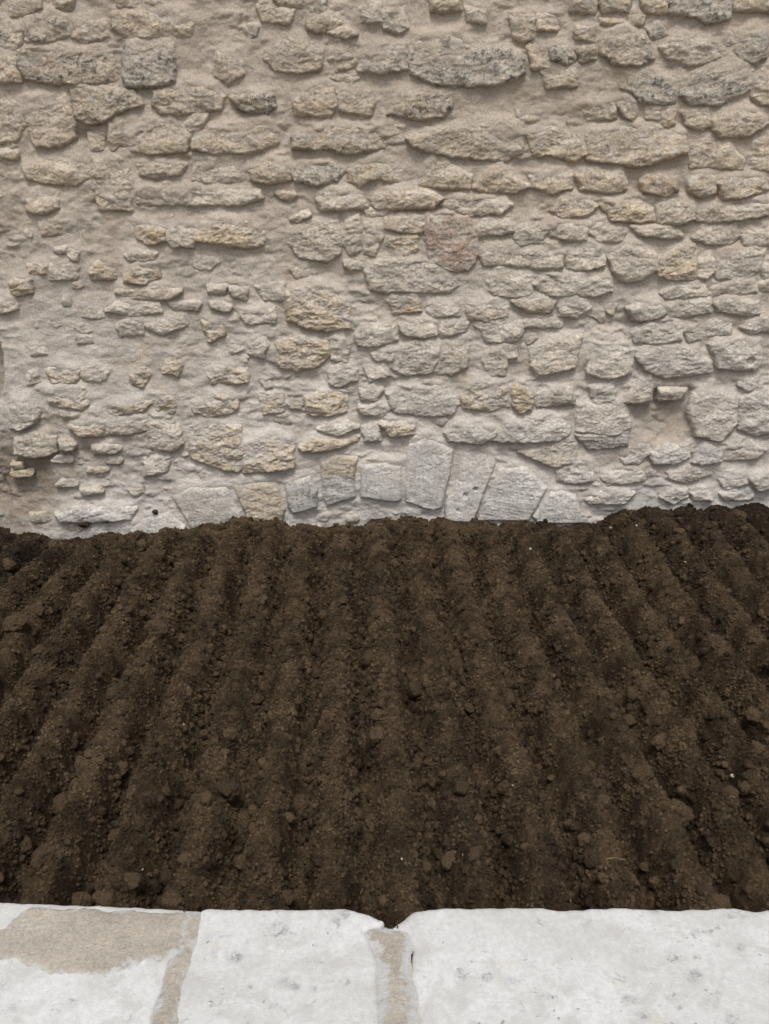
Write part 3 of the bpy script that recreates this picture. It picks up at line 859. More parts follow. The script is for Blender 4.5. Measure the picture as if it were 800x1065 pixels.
def mortar_tint(X, Z):
    u, v = wall_to_px(X, Z)
    low = sstep(120, 500, v + 60 * fbm(X / 0.7, Z / 0.5, 3, 61))
    a = np.array([0.46, 0.393, 0.322]); b = np.array([0.60, 0.55, 0.495])
    c = a + (b - a) * low[..., None]
    foot = 0.6 * sstep(485, 525, v + 25 * fbm(X / 0.25, Z / 0.2, 3, 63))[..., None]
    c = c * (1 - foot) + np.array([0.62, 0.585, 0.545]) * foot
    k = 1.15 * np.exp(-((u - 10) / 55) ** 2 - ((v - 512) / 48) ** 2) + 0.5 * np.exp(-((u - 690) / 60) ** 2 - ((v - 440) / 32) ** 2)  # brown stain; at lower left it also paints in the corner's shade
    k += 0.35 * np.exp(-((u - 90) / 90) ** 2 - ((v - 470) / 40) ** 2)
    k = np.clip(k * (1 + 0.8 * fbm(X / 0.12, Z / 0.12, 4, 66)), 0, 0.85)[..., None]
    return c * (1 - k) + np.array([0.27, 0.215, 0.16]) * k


# ---- the wall
wall = bpy.data.objects.new("rubble_wall", None)
COL.objects.link(wall)
wall.location = (0, YW, 0)
tag(wall, "old rubble stone wall pointed with beige lime mortar, rising behind the dug soil", "wall", kind="thing")
nr, nc = GX.shape
V = np.stack([GX.ravel(), -MORT.ravel(), GZ.ravel()], -1)
F = grid_faces(nr, nc)
# close the wall into a solid 0.5 m thick
ring = np.concatenate([np.arange(nc), np.arange(1, nr) * nc + nc - 1, (nr - 1) * nc + np.arange(nc - 2, -1, -1), np.arange(nr - 2, 0, -1) * nc])
back = V[ring].copy(); back[:, 1] = 0.5
n0 = len(V)
bi = n0 + np.arange(len(ring)); ring2 = np.roll(ring, -1); bi2 = np.roll(bi, -1)
side = np.stack([ring, bi, bi2, ring2], -1)
V2 = np.vstack([V, back])
corner = [n0, n0 + nc - 1, n0 + nc - 1 + nr - 1, n0 + nc - 1 + nr - 1 + nc - 1]
F2 = np.vstack([F, side, np.array([[corner[0], corner[3], corner[2], corner[1]]])])
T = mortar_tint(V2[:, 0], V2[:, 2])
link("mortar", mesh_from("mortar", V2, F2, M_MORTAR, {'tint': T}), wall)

# pits in stones: px, py, radius px, depth m
PITS = [(780, 375.5, 3.2, .05), (484, 515, 2.6, .018), (494.5, 508.5, 2.0, .02), (476, 530, 1.6, .012), (504, 513.5, 2.0, .02),
        (194.5, 237, 1.4, .015), (553, 516, 1.4, .010), (703, 521, 2.5, .02)]
pit_w = [(*on_wall(a, b, YW - .025), r * 0.0052, dep) for a, b, r, dep in PITS]

order = sorted([i for i, s in enumerate(stones) if s['seen'] and not s['arch']], key=lambda i: -stones[i]['area'])
own = set(order[:100])
rest_V, rest_F, rest_T, rest_L, rest_O = [], [], [], [], []
rest_n = 0
for i, s in enumerate(stones):
    st = 0.0045 if s['seen'] else 0.011
    lo = s['poly'].min(0) - 0.015; hi = s['poly'].max(0) + 0.015
    lx = np.arange(lo[0], hi[0], st); lz = np.arange(lo[1], hi[1], st)
    if len(lx) < 3 or len(lz) < 3:
        continue
    X, Z = np.meshgrid(lx, lz)
    h, d = stone_relief(s, X, Z, i)
    m = bilinear(MORT, WX0, GD, WZ0, GD, X, Z)
    base = bilinear(B2_, WX0, GD, WZ0, GD, X, Z) * 0.25
    if s['arch'] or True:
        h = h + np.where(d > 0, np.minimum(base, 0.006), 0)
    for px_, pz_, r_, dep in pit_w:
        if lo[0] < px_ < hi[0] and lo[1] < pz_ < hi[1]:
            h = h - dep * np.exp(-(((X - px_) / r_) ** 2 + ((Z - pz_) / r_) ** 2) ** 1.5) * (d > 0)
            m = np.where(((X - px_) / r_) ** 2 + ((Z - pz_) / r_) ** 2 < 5, -0.1, m)
    if s['typ'] == 'white' and s['arch'] and abs(s['poly'][:, 0].mean() - on_wall(532, 510)[0]) < 0.08:
        h = h + 0.0022 * perlin(X / 0.16 + Z / 0.3, Z / 0.011 + 0.6 * (X - lo[0]) / 0.05, 9) * (d > 0.006)   # chisel tooling
    vis = h > m - 0.006
    keep = vis[:-1, :-1] | vis[1:, :-1] | vis[:-1, 1:] | vis[1:, 1:]
    if keep.sum() < 4:
        continue
    h = np.maximum(h, m - 0.012)
    F = grid_faces(*X.shape, keep)
    c = s['poly'].mean(0)
    V = np.stack([X.ravel(), -h.ravel(), Z.ravel()], -1)
    Vc, Fc, _ = compact(V, F, [])
    nv = len(Vc)
    mot = fbm(Vc[:, 0] / 0.09, Vc[:, 2] / 0.06, 3, 1300 + i)[:, None]
    tint = s['tint'][None, :] * (1 + 0.20 * mot)
    mv = bilinear(MORT, WX0, GD, WZ0, GD, Vc[:, 0], Vc[:, 2])
    bare = sstep(-0.003, 0.019, -Vc[:, 1] - mv + 0.007 * fbm(Vc[:, 0] / 0.03, Vc[:, 2] / 0.03, 3, 77))   # where no mortar smears the stone
    bare = bare * (0.62 + 0.36 * sstep(-0.35, 0.3, mot[:, 0]))
    if s['arch'] and s['ochre'] > 0.5 and abs(c[0] - on_wall(350, 480)[0]) < 0.12:   # its top half is ochre, the lower grey-white
        k = sstep(-0.02, 0.02, Vc[:, 2] - on_wall(350, 494)[1] + 0.02 * mot[:, 0])[:, None]
        tint = tint * k + np.array(PIGMENT['white']) * 0.95 * (1 - k)
        och = 0.85 * k[:, 0]
    else:
        och = np.full(nv, s['ochre'])
    if s['arch']:
        bare = np.maximum(bare, 0.6)
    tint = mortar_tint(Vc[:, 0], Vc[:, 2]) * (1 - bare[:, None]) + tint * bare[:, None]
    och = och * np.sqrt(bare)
    lic = np.minimum(1.0, s['lichen'] * 1.35 * np.sqrt(bare))
    if s['arch'] or i in own:
        Vc[:, 0] -= c[0]; Vc[:, 2] -= c[1]
        nm = "arch_stone" if s['arch'] else "rubble_stone"
        o = link(nm, mesh_from(nm, Vc, Fc, M_STONE, {'tint': tint, 'lichen': lic, 'ochre': och}), wall,
                 (c[0], 0, c[1]))
        s['obj'] = o
    else:
        rest_V.append(Vc); rest_F.append(Fc + rest_n); rest_n += nv
        rest_T.append(tint); rest_L.append(lic); rest_O.append(och)
o = link("small_stones", mesh_from("small_stones", np.vstack(rest_V), np.vstack(rest_F), M_STONE,
         {'tint': np.vstack(rest_T), 'lichen': np.concatenate(rest_L), 'ochre': np.concatenate(rest_O)}), wall)
tag(o, kind="stuff")


def stone_label(px, py, text):
    X, Z = on_wall(px, py, YW - .025)
    best = min((s for s in stones if 'obj' in s), key=lambda s: (s['poly'][:, 0].mean() - X) ** 2 + (s['poly'][:, 1].mean() - Z) ** 2)
    best['obj']['label'] = text


stone_label(470, 252, "reddish brown upright stone")
stone_label(155, 65, "squarish grey block with dark lichen and a chipped corner")
stone_label(332, 318, "large rough yellow-ochre stone")
stone_label(659, 272, "rounded pale boulder")
stone_label(485, 62, "long grey stone with white and black lichen crust")
stone_label(532, 513, "white arch stone with horizontal chisel lines")
stone_label(445, 492, "tallest white arch stone, pecked all over")
stone_label(489, 500, "narrow leaning white arch stone")
stone_label(352, 498, "arch stone with ochre top and grey lower half")
stone_label(313, 514, "small white arch stone with dark pecked centre")
stone_label(765, 370, "grey stone with a round dark hole")

# ------------------------------------------------------------------ the kerb's back edge and the soil bed
KZ = 0.15
KY = float(on_ground(400, 941, KZ)[1])
# where the soil meets the wall, in the photograph
edge = np.array([(-150, 553), (0, 552), (25, 553), (48, 556), (70, 561), (95, 555), (130, 553), (165, 548), (200, 545), (220, 541), (262, 537),
                 (300, 542), (330, 546), (358, 546), (400, 538), (440, 536), (465, 538), (490, 537), (520, 542), (545, 538), (575, 543),
                 (600, 545), (622, 539), (640, 533), (652, 527), (690, 527), (725, 528), (745, 525), (760, 527), (775, 523), (800, 524), (950, 522)], float)
ex_, ez_ = on_wall(edge[:, 0], edge[:, 1], YW - 0.02)
SD = 0.0052
sx = np.arange(-3.25, 3.25 + SD, SD); sy = np.arange(KY - 0.10, YW + 0.16, SD)
SX, SY = np.meshgrid(sx, sy)


def valley(X, Y):
    """0 on a ridge, 1 in a furrow"""
    wv = X + 0.035 * (Y - 2.1) + 0.016 * fbm(X / 0.9, Y / 1.0, 3, 80) + 0.012 * fbm(X / 0.16, Y / 0.30, 2, 84)
    ph = (wv + 0.048) / 0.19
    return 0.5 + 0.5 * np.cos(2 * np.pi * ph)


VAL = valley(SX, SY)
amp = (0.134 + 0.034 * fbm(SX / 0.30, SY / 0.9, 2, 88)) * (1 + 0.25 * fbm(SX / 0.2, SY / 0.2, 2, 89))
wallz = np.interp(SX, ex_, ez_)
near = sstep(1.1, 0.0, YW - SY)
SZ = near * wallz
SZ += amp * (0.34 - VAL ** 1.6) * (1 - 0.84 * sstep(0.40, 0.02, YW - SY))
SZ += 0.014 * fbm(SX / 0.30, SY / 0.30, 3, 90) + 0.011 * fbm(SX / 0.09, SY / 0.10, 3, 94, 0.6)
cl = fbm(SX / 0.045, SY / 0.045, 3, 98, 0.6)
SZ += 0.017 * np.clip(cl, -0.15, 1) + 0.010 * np.abs(perlin(SX / 0.026, SY / 0.026, 103)) + 0.006 * np.abs(perlin(SX / 0.014, SY / 0.014, 106))
SZ += 0.0032 * rng.normal(size=SX.shape)
# the back edge of the soil keeps to the traced outline
SZ -= 0.020 * near * (YW - SY < 0.25)
SZ -= 0.020 * sstep(0.25, 0.0, SY - KY)
gxp, gyp = 400 + FPX * SX / (SY * CP + EYE * SP), 532.5 - FPX * (SY * SP - EYE * CP) / (SY * CP + EYE * SP)
DARKER = 0.95 * np.exp(-((gxp - 740) / 115) ** 2 - ((gyp - 538) / 44) ** 2) + 0.80 * np.exp(-((gxp + 10) / 90) ** 2 - ((gyp - 572) / 36) ** 2)  # darkens the soil by the wall at far right and far left
DARKER += 0.45 * sstep(0.15, 0.6, fbm(SX / 0.5, SY / 0.7, 4, 120)) + 0.40 * np.exp(-((gxp - 490) / 60) ** 2 - ((gyp - 870) / 55) ** 2)  # random damp mottling, plus damp soil near the kerb
DARKER = np.clip(DARKER, 0, 0.85)
soil_me = mesh_from("soil", np.stack([SX.ravel(), SY.ravel(), SZ.ravel()], -1), grid_faces(*SX.shape), M_SOIL, {'darker': DARKER.ravel()})
tag(link("soil", soil_me), "dark brown freshly raked soil in long shallow furrows running to the wall", "soil", kind="structure")


def soil_z(X, Y):
    return bilinear(SZ, sx[0], SD, sy[0], SD, np.asarray(X, float), np.asarray(Y, float))


def darker_at(X, Y):
    return bilinear(DARKER, sx[0], SD, sy[0], SD, np.asarray(X, float), np.asarray(Y, float))


# paving under the photographer's feet and earth beyond, outside the frame
pv = np.array([(-30, -30, -0.06), (30, -30, -0.06), (30, KY + 0.05, -0.06), (-30, KY + 0.05, -0.06)])
tag(link("paving", mesh_from("paving", pv, [[0, 1, 2, 3]], M_PAVE, smooth=False)), "worn stone paving before the kerb", "paving", kind="structure")
gr = np.array([(-60, -60, -0.35), (60, -60, -0.35), (60, 60, -0.35), (-60, 60, -0.35)])
tag(link("ground", mesh_from("ground", gr, [[0, 1, 2, 3]], M_SOIL, {'darker': np.zeros(4)}, smooth=False)), "bare earth", "ground", kind="structure")


# ------------------------------------------------------------------ clods
def ico(sub):
    t = (1 + 5 ** 0.5) / 2
    v = [(-1, t, 0), (1, t, 0), (-1, -t, 0), (1, -t, 0), (0, -1, t), (0, 1, t), (0, -1, -t), (0, 1, -t), (t, 0, -1), (t, 0, 1), (-t, 0, -1), (-t, 0, 1)]
    f = [(0, 11, 5), (0, 5, 1), (0, 1, 7), (0, 7, 10), (0, 10, 11), (1, 5, 9), (5, 11, 4), (11, 10, 2), (10, 7, 6), (7, 1, 8), (3, 9, 4), (3, 4, 2),
         (3, 2, 6), (3, 6, 8), (3, 8, 9), (4, 9, 5), (2, 4, 11), (6, 2, 10), (8, 6, 7), (9, 8, 1)]
    v = [Vector(a).normalized() for a in v]
    for _ in range(sub):
        mid = {}; nf = []

        def mp(a, b):
            k = (min(a, b), max(a, b))
            if k not in mid:
                mid[k] = len(v); v.append(((v[a] + v[b]) / 2).normalized())
            return mid[k]
        for a, b, c in f:
            ab, bc, ca = mp(a, b), mp(b, c), mp(c, a)
            nf += [(a, ab, ca), (b, bc, ab), (c, ca, bc), (ab, bc, ca)]
        f = nf
    return v, np.array(f)


def clod_shape(sub, seed, amp=1.0):
    v, f = ico(sub)
    off = Vector((seed * 7.31, seed * 3.17, seed * 1.9))
    out = []
    rr = random.Random(seed)
    sc = (rr.uniform(0.85, 1.25), rr.uniform(0.75, 1.05), rr.uniform(0.62, 0.9))
    for p in v:
        d = 1 + amp * (0.34 * mnoise.noise(p * 1.1 + off) + 0.22 * mnoise.noise(p * 2.6 + off) + 0.12 * mnoise.noise(p * 6 + off)
                       + 0.07 * mnoise.noise(p * 13 + off))
        # a few flattened, broken sides
        for k in range(4):
            ax = Vector((rr.uniform(-1, 1), rr.uniform(-1, 1), rr.uniform(-1, 1))) if False else mnoise.random_unit_vector() if False else None
        out.append((p.x * d * sc[0], p.y * d * sc[1], p.z * d * sc[2]))
    out = np.array(out)
    rg = np.random.default_rng(seed)
    for k in range(5):
        ax = rg.normal(size=3); ax /= np.linalg.norm(ax)
        pr = out @ ax
        cut = pr.max() * rg.uniform(0.62, 0.85)
        out -= np.outer(np.clip(pr - cut, 0, None) * 0.85, ax)
    return out, f


def rot_many(n, g):
    """n random rotation matrices"""
    q = g.normal(size=(n, 4)); q /= np.linalg.norm(q, axis=1)[:, None]
    w_, x, y, z = q.T
    return np.stack([np.stack([1 - 2 * (y * y + z * z), 2 * (x * y - z * w_), 2 * (x * z + y * w_)], -1),
                     np.stack([2 * (x * y + z * w_), 1 - 2 * (x * x + z * z), 2 * (y * z - x * w_)], -1),
                     np.stack([2 * (x * z - y * w_), 2 * (y * z + x * w_), 1 - 2 * (x * x + y * y)], -1)], 1)


def scatter(n, rmin, rmax, power, bias, xlim, g):
    X = np.zeros(0); Y = np.zeros(0)
    while len(X) < n:
        x = g.uniform(-xlim, xlim, n * 2); y = g.uniform(KY + 0.01, YW - 0.03, n * 2)
        cl_ = sstep(-0.35, 0.45, fbm(x / 0.22, y / 0.22, 2, 140))
        pr = ((1 - bias) + bias * valley(x, y) ** 1.5) * (0.25 + 0.75 * cl_)
        # fewer outside the frame
        ok = g.random(n * 2) < pr * np.where(np.abs(x) > 0.25 + 0.47 * y, 0.25, 1.0)
        X = np.concatenate([X, x[ok]]); Y = np.concatenate([Y, y[ok]])
    X, Y = X[:n], Y[:n]
    u = g.random(n)
    R = rmin * (rmax / rmin) ** (u ** power)
    return X, Y, R


def crumbs(name, n, sub, rmin, rmax, power, bias, g, nvar=10):
    Xs, Ys, Rs = scatter(n, rmin, rmax, power, bias, 3.0, g)
    Vs, Fs, D = [], [], []
    base = 0
    for k in range(nvar):
        sv, sf = clod_shape(sub, 40 + k + int(1e4 * rmin))
        idx = np.arange(k, n, nvar)
        Rm = rot_many(len(idx), g)
        P = np.einsum('nij,vj->nvi', Rm, sv) * Rs[idx][:, None, None]
        P[..., 0] += Xs[idx][:, None]; P[..., 1] += Ys[idx][:, None]
        P[..., 2] += (soil_z(Xs[idx], Ys[idx]) + 0.30 * Rs[idx])[:, None]
        nv = len(sv)
        Fs.append((sf[None] + (base + np.arange(len(idx)) * nv)[:, None, None]).reshape(-1, 3))
        Vs.append(P.reshape(-1, 3))
        D.append(np.repeat(np.clip(darker_at(Xs[idx], Ys[idx]) * 0.9 + g.uniform(-0.5, 0.55, len(idx)), 0, 0.85), nv))
        base += nv * len(idx)
    o = link(name, mesh_from(name, np.vstack(Vs), np.vstack(Fs), M_SOIL, {'darker': np.concatenate(D)}))
    return o


g = np.random.default_rng(5)
tag(crumbs("soil_crumbs", 110000, 1, 0.0030, 0.0090, 1.3, 0.22, g), "fine loose soil crumbs strewn over the whole bed", "soil crumbs", kind="stuff")
tag(crumbs("small_lumps", 7200, 2, 0.0085, 0.021, 1.5, 0.78, g, 14), "small loose lumps of soil gathered in the furrows", "soil lumps", kind="stuff")

CLODS = [bpy.data.meshes.get('x')] * 0
for k in range(14):
    sv, sf = clod_shape(3, 200 + k)
    CLODS.append(mesh_from("clod", sv, sf, M_CLOD, {'darker': np.full(len(sv), 0.35 if k in (4, 9) else 0.04 * (k % 3))}))


def put_clod(X, Y, r, k, label, group="loose clods of soil on the bed"):
    o = bpy.data.objects.new("soil_clod", CLODS[k % len(CLODS)])
    COL.objects.link(o)
    o.location = (float(X), float(Y), float(soil_z(X, Y)) + 0.5 * r)
    o.scale = (r, r, r)
    o.rotation_euler = (g.uniform(-0.5, 0.5), g.uniform(-0.5, 0.5), g.uniform(0, 6.28))
    return tag(o, label, "soil clod", group)


NAMED = [  # px, py, radius px, shape number, label
    (67, 832, 12, 0, "large oval light brown clod standing alone above the kerb's beige mortar patch"),
    (312, 822, 14, 1, "biggest cracked clod in the furrow above the middle kerb slab"),
    (703, 846, 14, 5, "largest clod at right, a smooth round brown lump on a ridge above the right slab"),
    (719, 680, 9, 10, "pale round clod on the ridge at far right, midway to the wall"),
    (713, 762, 9, 0, "tan clod between the pale round clod and the largest right-hand clod"),
    (476, 666, 8, 5, "upper pale clod of the close pair near the middle of the bed"),
    (475, 680, 9, 10, "lower clod of the close pair near the middle of the bed"),
    (384, 682, 9, 5, "light tan clod just left of the close pair in mid bed"),
    (433, 709, 12, 4, "dark clod sitting below the close pair in mid bed"),
    (393, 752, 8, 0, "upper of two tan clods in the central furrow in line with the kerb joint"),
    (393, 772, 9, 10, "lower of two tan clods in the central furrow in line with the kerb joint"),
    (237, 826, 13, 4, "dark upright clod left of the biggest cracked clod"),
    (253, 832, 10, 0, "flat paler clod touching the dark upright clod's right side"),
    (27, 906, 9, 4, "dark clod at lower left, left of its cluster of three by the kerb"),
    (44, 889, 10, 5, "topmost clod of the lower left cluster of three by the kerb"),
    (40, 907, 7, 0, "smallest clod of the lower left cluster of three by the kerb"),
    (14, 922, 9, 8, "clod nearest the left end of the kerb"),
    (478, 836, 9, 4, "round dark clod above the left end of the right slab"),
    (525, 821, 8, 0, "clod right of the round dark clod above the right slab"),
    (469, 889, 9, 10, "tilted ochre brown clod close to the kerb, right of its middle joint"),
    (615, 896, 10, 9, "dark double lump close to the kerb above the middle of the right slab"),
    (592, 723, 9, 9, "clod in a furrow right of centre, below the knot of small clods"),
    (688, 634, 9, 5, "brightest clod of the knot of small clods near the wall at right"),
    (679, 631, 7, 9, "left clod of the knot of small clods near the wall at right"),
    (700, 654, 8, 4, "lowest clod of the knot of small clods near the wall at right"),
    (18, 663, 11, 8, "wide half-buried clod at the far left edge, near the wall"),
    (165, 668, 10, 5, "round half-buried clod in the left part of the bed"),
    (122, 725, 9, 10, "light clod below the round half-buried one at left"),
    (120, 864, 8, 0, "clod right of the large oval light brown one"),
    (785, 744, 8, 10, "clod at the right edge of the picture halfway down the bed"),
    (172, 893, 9, 9, "flat clod just above the kerb's left joint"),
]
taken = []
for px, py, rp, k, lab in NAMED:
    X, Y = on_ground(px, py, 0.01)
    r = rp / (FPX / (Y * CP + EYE * SP)) * 1.15
    put_clod(X, Y, r, k, lab)
    taken.append((X, Y))
Xs, Ys, Rs = scatter(900, 0.016, 0.034, 1.5, 0.8, 2.4, g)
cnt = 0
for X, Y, r in zip(Xs, Ys, Rs):
    px = 400 + FPX * X / (Y * CP + EYE * SP)
    if not (-15 < px < 815) or Y > YW - 0.08 or Y < KY + 0.06:
        continue
    if any((X - a) ** 2 + (Y - b) ** 2 < (r + 0.05) ** 2 for a, b in taken):
        continue
    taken.append((X, Y))
    put_clod(X, Y, r, int(g.integers(0, 14)), "small crumbly brown soil clod, one of the many strewn along the furrows")
    cnt += 1
    if cnt >= 230:
        break

# lumps of soil splashed on the foot of the wall
for px, py, rw, rh, lab in ((86, 546, 6.5, 4.8, "largest dark soil splash stuck on the wall foot at left"),
                            (110, 544, 1.9, 1.7, "tiny dark soil spot on the wall foot right of the largest splash"),
                            (161, 533, 3.0, 3.6, "brown soil spot on the white arch foot at left")):
    X, Z = on_wall(px, py, YW - 0.03)
    o = bpy.data.objects.new("mud_splash", CLODS[4])
    COL.objects.link(o)
    y = YW - float(max(bilinear(MORT, WX0, GD, WZ0, GD, np.array(X), np.array(Z)), 0.012)) - 0.006
    o.location = (float(X), y, float(Z)); o.scale = (rw * 0.0052, 0.016, rh * 0.0052)
    tag(o, lab, "mud splash", "soil splashes on the wall")

# pale pebbles and straws lying on the soil
PEB = []
for k in range(4):
    sv, sf = clod_shape(2, 330 + k, 0.55)
    PEB.append(mesh_from("pebble", sv, sf, M_PEBBLE))
for n_, (px, py, rp, lab) in enumerate([
        (764, 797, 3.6, "white pebble on the soil near the right edge"),
        (147, 657, 2.4, "white pebble on the soil in the left part of the bed"),
        (551, 584, 2.4, "pale ochre pebble on the soil near the wall, right of centre"),
        (604, 583, 1.8, "tiny pale pebble near the wall beside the ochre pebble"),
        (635, 554, 2.2, "pale pebble lying close under the wall at right"),
        (660, 569, 2.0, "tiny pale pebble below the one under the wall at right"),
        (533, 826, 2.0, "tiny white pebble above the right slab"),
        (418, 908, 2.0, "tiny pale pebble right above the kerb's middle joint"),
        (148, 903, 2.0, "tiny pale pebble above the kerb's left joint"),
        (191, 754, 2.2, "small pale pebble left of centre in mid bed"),
        (688, 582, 1.8, "tiny grey pebble in the darker soil by the wall at right"),
        (712, 594, 1.8, "tiny grey pebble rightmost in the darker soil by the wall")]):
    X, Y = on_ground(px, py, 0.01)
    r = 0.72 * rp / (FPX / (Y * CP + EYE * SP))
    o = bpy.data.objects.new("pebble", PEB[n_ % 4]); COL.objects.link(o)
    o.location = (float(X), float(Y), float(soil_z(X, Y)) + 0.25 * r); o.scale = (r, r, r)
    o.rotation_euler = (0, 0, n_ * 1.7)
    tag(o, lab, "pebble", "pale pebbles on the soil")


def straw_mesh(length, seed):
    r = random.Random(seed)
    n, k = 7, 5
    V, F = [], []
    for i in range(n):
        t = i / (n - 1)
        c = Vector((length * (t - 0.5), 0.10 * length * math.sin(2.4 * t + seed), 0.06 * length * math.sin(3.1 * t)))
        rad = 0.0011 * (1 - 0.5 * t)
        for j in range(k):
            a = 2 * math.pi * j / k
            V.append((c.x, c.y + rad * math.cos(a), c.z + rad * math.sin(a)))
    for i in range(n - 1):
        for j in range(k):
            F.append((i * k + j, i * k + (j + 1) % k, (i + 1) * k + (j + 1) % k, (i + 1) * k + j))
    return mesh_from("straw", V, F, M_STRAW)


for n_, (px, py, ln, az, lab) in enumerate([
        (483, 896, .055, 1.2, "dry straw beside the tilted ochre clod near the kerb"),
        (640, 903, .07, 0.2, "longest dry straw, close to the kerb at right"),
        (592, 929, .05, 1.9, "dry straw just behind the right slab's edge"),
        (375, 908, .045, 1.4, "dry straw just left of the kerb's middle joint"),
        (700, 632, .05, 0.9, "dry straw beside the knot of small clods at right"),
        (757, 838, .045, 2.5, "dry straw at lower right, right of the largest clod"),
        (300, 620, .05, 0.2, "dry straw nearest the wall, left of centre")]):
    X, Y = on_ground(px, py, 0.01)
    o = bpy.data.objects.new("straw", straw_mesh(ln * 0.75, n_)); COL.objects.link(o)
    o.location = (float(X), float(Y), float(soil_z(X, Y)) + 0.006); o.rotation_euler = (0, 0.12, az)
    tag(o, lab, "straw", "bits of straw on the soil")

# ------------------------------------------------------------------ the kerb of limestone slabs
from mathutils.geometry import delaunay_2d_cdt
KF = KY - 0.72          # its front edge, below the frame


def densify(poly, step, amp, seed):
    P = np.asarray(poly, float); out = []
    for i in range(len(P)):
        a, b = P[i], P[(i + 1) % len(P)]
        n = max(1, int(np.linalg.norm(b - a) / step))
        for k in range(n):
            out.append(a + (b - a) * k / n)
    Q = np.array(out)
    for _ in range(1):       # round the corners a little
        Q = 0.5 * Q + 0.25 * (np.roll(Q, 1, 0) + np.roll(Q, -1, 0))
    T_ = np.roll(Q, -1, 0) - np.roll(Q, 1, 0)
    N = np.stack([T_[:, 1], -T_[:, 0]], -1); N /= np.linalg.norm(N, axis=1)[:, None] + 1e-9
    f = amp * (fbm(Q[:, 0] / 0.05 + seed, Q[:, 1] / 0.05, 3, seed) + 0.6 * np.minimum(fbm(Q[:, 0] / 0.16, Q[:, 1] / 0.16 + seed, 2, seed + 5), 0))
    return Q + N * f[:, None], N


BLOTS = [(722, 1015, 11), (700, 996, 9), (655, 1040, 9), (668, 1056, 9), (707, 1048, 4), (745, 982, 5), (725, 996, 5), (700, 1036, 7), (568, 1036, 6),
         (680, 945, 7), (612, 960, 7), (290, 967, 12), (298, 1022, 9), (307, 1026, 6), (332, 1001, 4), (283, 1047, 4), (326, 1028, 4), (262, 1026, 5),
         (341, 1020, 3), (12, 1048, 7), (75, 1042, 6), (232, 1055, 6), (245, 995, 10), (508, 1016, 9), (480, 1016, 8), (762, 1060, 8), (770, 985, 7), (530, 1020, 5)]      # grey blotches: photo px, radius


def slab(name, poly, seed, top=KZ, bottom=-0.12):
    """outline counter-clockwise; rounded, chipped edges and a gently uneven top"""
    O, N = densify(poly, 0.007, 0.0065, seed)
    n = len(O)
    V = []; F = []

    def und(x, y):
        return 0.0022 * fbm(x / 0.16, y / 0.16, 3, seed + 9) + 0.0012 * fbm(x / 0.03, y / 0.03, 3, seed + 13)
    levels = [(0.0, bottom), (0.0, top - 0.04), (0.001, top - 0.013), (0.004, top - 0.0055), (0.009, top - 0.002), (0.016, top)]
    for ins, zz in levels:
        Q = O - N * ins
        rough = 0.002 * fbm(Q[:, 0] / 0.02, Q[:, 1] / 0.02 + zz * 40, 2, seed + 3)
        Q = Q - N * np.abs(rough)[:, None] * (ins < 0.01)
        zc = zz + (und(Q[:, 0], Q[:, 1]) if zz > top - 0.03 else 0)
        V += [(q[0], q[1], float(c)) for q, c in zip(Q, np.broadcast_to(zc, n))]
    for l in range(len(levels) - 1):
        for i in range(n):
            j = (i + 1) % n
            a, b = l * n + i, l * n + j
            F.append((a, b, b + n)); F.append((a, b + n, a + n))
    off = (len(levels) - 1) * n
    inner = np.array(V[off:])[:, :2]
    X, Y = np.meshgrid(np.arange(inner[:, 0].min(), inner[:, 0].max(), 0.0075), np.arange(inner[:, 1].min(), inner[:, 1].max(), 0.0075))
    d = sdf_poly(inner[::2], X, Y)
    gp = np.stack([X[d > 0.006], Y[d > 0.006]], -1)
    gp += rng.uniform(-.0018, .0018, gp.shape)
    pts = [Vector(p) for p in inner] + [Vector(p) for p in gp]
    vc, _, fc, ov, _, _ = delaunay_2d_cdt(pts, [], [list(range(n))], 1, 1e-6)
    mp = []
    for kk, p in enumerate(vc):
        src = ov[kk][0] if ov[kk] else -1
        if 0 <= src < n:
            mp.append(off + src)
        else:
            mp.append(len(V)); V.append((p.x, p.y, float(top + und(np.array(p.x), np.array(p.y)))))
    F += [tuple(mp[q] for q in f) for f in fc if len(f) == 3]
    V = np.array(V); c = V[:n].mean(0); c[2] = bottom
    su, sv_ = 400 + FPX * V[:, 0] / (V[:, 1] * CP + (EYE - V[:, 2]) * SP), 532.5 - FPX * (V[:, 1] * SP + (V[:, 2] - EYE) * CP) / (V[:, 1] * CP + (EYE - V[:, 2]) * SP)
    stain = np.zeros(len(V))
    for bx, by, br in BLOTS:
        stain = np.maximum(stain, np.exp(-((su - bx) / br) ** 2 - ((sv_ - by) / (br * 0.75)) ** 2))
    me = mesh_from(name, V - c, F, M_SLAB, {'stain': stain})
    return link(name, me, None, tuple(c))


def kp(px, py):
    X, Y = on_ground(px, py, KZ)
    return (float(X), float(Y))


def below(px, py, px2, py2):
    """the point where the line through two kerb pixels reaches the kerb's front edge"""
    a, b = np.array(kp(px, py)), np.array(kp(px2, py2))
    t = (KF - a[1]) / (b[1] - a[1])
    q = a + (b - a) * t
    return (float(q[0]), KF)


